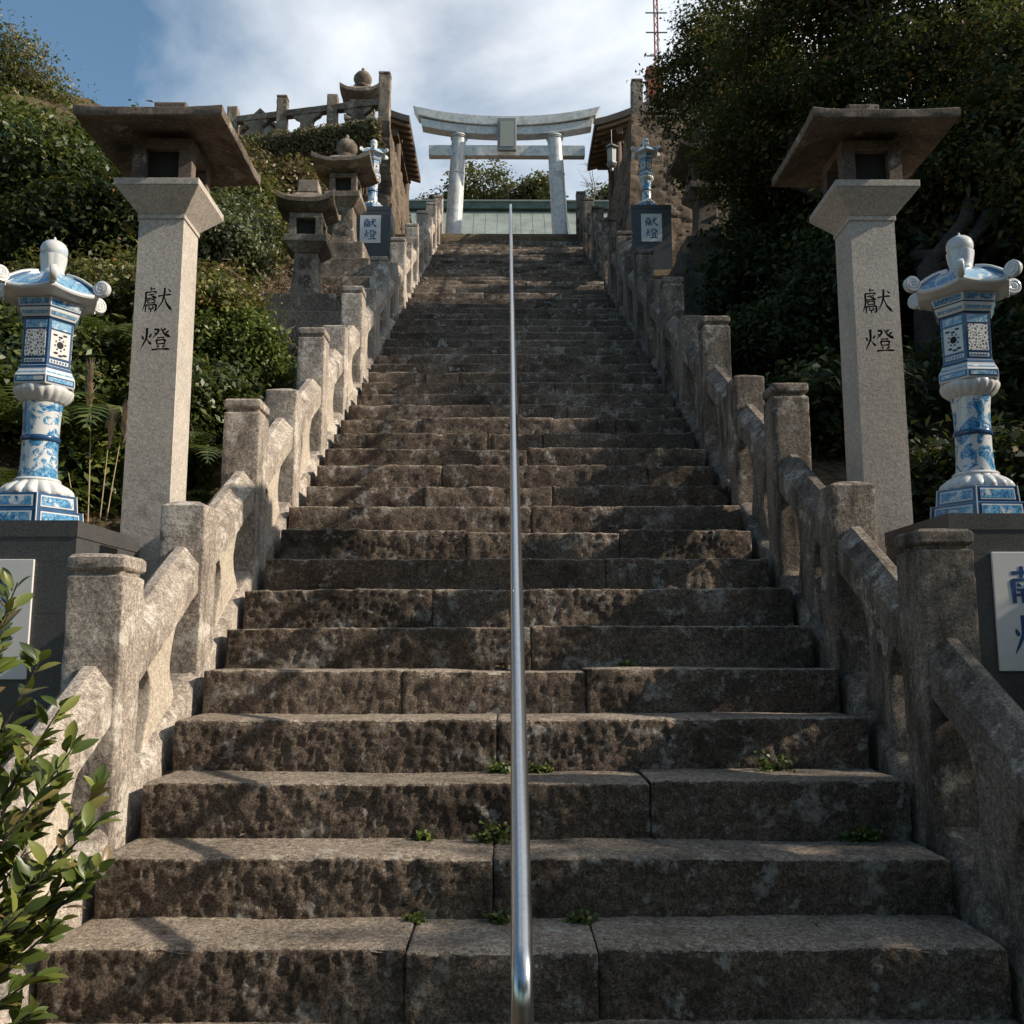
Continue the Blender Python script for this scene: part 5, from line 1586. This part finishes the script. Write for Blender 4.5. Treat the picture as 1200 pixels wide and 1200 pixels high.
# --- glossy bush in the left foreground
gb_ = thing("foreground_bush", "glossy leaved green bush in the left foreground, hanging over the lowest steps", "bush", (-1.62, 2.35, -0.6))
r = np.random.default_rng(101)
bb = np.array([-1.62, 2.35, -0.6])
mbS = MB(); LP, LN, LT = [], [], []
tips = [(-1.30, 2.42, 0.98), (-1.38, 2.55, 1.06), (-1.18, 2.42, 0.72), (-1.10, 2.40, 0.62), (-1.22, 2.36, 0.52), (-1.03, 2.40, 0.46), (-1.10, 2.34, 0.38), (-1.32, 2.34, 0.36), (-1.02, 2.42, 0.36),
        (-1.24, 2.40, 0.22), (-1.36, 2.36, 0.14), (-1.12, 2.38, 0.24), (-1.42, 2.4, 0.62), (-1.46, 2.44, 0.78), (-1.36, 2.5, 0.50), (-1.2, 2.52, 0.58), (-1.48, 2.36, 0.30), (-1.16, 2.33, 0.12), (-1.28, 2.3, 0.02),
        (-1.40, 2.3, -0.06), (-1.45, 2.5, 0.95), (-1.5, 2.35, 0.5), (-1.26, 2.48, 0.84), (-1.08, 2.46, 0.54), (-1.4, 2.42, 0.4), (-1.3, 2.44, 0.66), (-1.2, 2.40, 0.42), (-1.52, 2.5, 0.2), (-1.38, 2.46, 0.26), (-1.3, 2.3, 0.2),
        (-1.50, 2.45, 0.86), (-1.42, 2.38, 0.74), (-1.34, 2.40, 0.58), (-1.44, 2.34, 0.46), (-1.38, 2.30, 0.32), (-1.22, 2.38, 0.32), (-1.46, 2.30, 0.16), (-1.34, 2.34, 0.08), (-1.48, 2.42, -0.02), (-1.55, 2.4, 0.7)]
tips = tips + [tuple(np.array(t) + np.array([-0.13, 0.05, -0.10]) + r.normal(size=3) * 0.04) for t in tips] + [tuple(np.array(t) + np.array([-0.05, -0.03, -0.05]) + r.normal(size=3) * 0.05) for t in tips[::2]]
tips = [tuple(np.array(t) + r.normal(size=3) * 0.015) for t in tips]
for t_ in tips:
    e = np.array(t_)
    st = bb + np.array([r.normal() * .05, r.normal() * .05, 0.1])
    mid = st + (e - st) * 0.55 + np.array([-0.03, 0, 0.10])
    p = [st + (mid - st) * a for a in np.linspace(0, 1, 5)] + [mid + (e - mid) * a for a in np.linspace(0, 1, 7)[1:]]
    mbS.tube(np.array(p) - bb, np.linspace(0.008, 0.002, len(p)), 5)
    d = (e - mid); d /= np.linalg.norm(d)
    for j in range(26):
        f = r.uniform(0, 1.02) ** 0.6
        c = mid + (e - mid) * f
        az = r.uniform(0, 6.28)
        side = np.array([math.cos(az), math.sin(az), r.uniform(-.2, .5)])
        t = d * r.uniform(0.5, 1.0) + side * 0.75; t /= np.linalg.norm(t)
        LP.append(c); LT.append(t)
LP, LT = np.array(LP), np.array(LT)
n = len(LP)
up = np.tile([0.25, -0.35, 1.0], (n, 1)) + r.normal(size=(n, 3)) * 0.35
b = np.cross(LT, up); b /= np.linalg.norm(b, axis=1)[:, None]
nr = np.cross(b, LT)
s = 0.068 * r.uniform(0.65, 1.25, n)[:, None]; w = s * 0.40
prof = [(0.0, 0.02), (0.10, 0.10), (0.3, 0.42), (0.55, 0.5), (0.78, 0.36), (0.93, 0.13), (1.0, 0.0)]
V, F = [], []
for k, (a, ww) in enumerate(prof):
    curve = -0.18 * a * a
    for sd_ in (-1, 0, 1):
        V.append(LP + LT * s * (a + 0.12) + b * w * ww * sd_ + nr * (s * curve + w * ww * 0.35 * abs(sd_)))
V = np.stack(V, 1)
for i in range(n):
    o_ = i * len(prof) * 3
    for k in range(len(prof) - 1):
        a = o_ + k * 3
        F += [(a, a + 1, a + 4, a + 3), (a + 1, a + 2, a + 5, a + 4)]
me = bpy.data.meshes.new("leaves"); me.from_pydata((V.reshape(-1, 3) - bb).tolist(), [], F); me.materials.append(L['gloss']); me.shade_smooth(); me.update()
o = bpy.data.objects.new("leaves", me); col.objects.link(o); o.parent = gb_
mbS.build("stems", M['bark'], gb_, smooth=60)

# --- weeds growing in the step joints
def weed(label, x, k, h, seed, kind=0):
    y = 3.01 + RUN * k + 0.015 if kind == 0 else 3.01 + RUN * k
    base = (x, 3.01 + RUN * (k + 1) - 0.03, k * RISE - 0.01)
    r = np.random.default_rng(seed)
    P_, N_ = [], []
    for i in range(24):
        d = np.array([r.normal() * .85, -abs(r.normal()) * .6, r.uniform(0.3, 1.1)]); d /= np.linalg.norm(d)
        ln = h * r.uniform(.4, 1.0)
        for t in np.linspace(0.25, 1, 7):
            P_.append(np.array(base) + d * ln * t + np.array([0, 0, -0.3 * ln * t * t]) + r.normal(size=3) * 0.007)
            N_.append(r.normal(size=3) * .6 + np.array([0, -.5, 1]))
    o = leaf_mesh("weed", np.array(P_), np.array(N_), 0.026, L['bright'], None, 0.55, seed=seed, loc=base)
    o.location = base
    tag(o, label, "weed")
weed("green weed tuft just left of the handrail, four steps up", -0.085, 2, 0.10, 201)
weed("small weed right of the handrail on the same step as the tuft", 0.075, 2, 0.07, 202)
weed("leggy weed left of the handrail below the green tuft", -0.115, 1, 0.11, 203)
weed("bright low weed right of the handrail near the bottom", 0.19, 0, 0.07, 204)
weed("little weed close to the left of the handrail foot", -0.085, 0, 0.06, 205)
weed("tiny weed further left of the handrail near the bottom", -0.36, 0, 0.05, 206)
weed("mossy weed on the step at mid right, sunlit", 0.52, 4, 0.075, 207)
weed("fern like weed in shade at the right end of a low step", 1.02, 2, 0.14, 208)
weed("dim weed near the right balustrade foot", 1.25, 1, 0.12, 209)
weed("bright weed at the right end of a step near the second post", 1.22, 8, 0.12, 210)
n = 170
kx = r.integers(-2, 22, n); fx = r.uniform(-1.38, 1.38, n); fy = r.uniform(0.12, 0.33, n)
pp = np.stack([fx, 3.01 + kx * RUN + fy, kx * RISE + 0.004 + 0.004 * r.uniform(size=n)], 1)
leaf_mesh("fallen_leaves", pp, np.stack([r.normal(size=n) * .25, r.normal(size=n) * .25, np.ones(n)], 1), 0.035, L['dry'], None, 0.5, seed=99)
tag(bpy.data.objects["fallen_leaves"], "small dry leaves scattered over the stone steps", "leaves", kind="stuff")
weed("small weed left of centre on a low step", -0.36, 1, 0.05, 211)
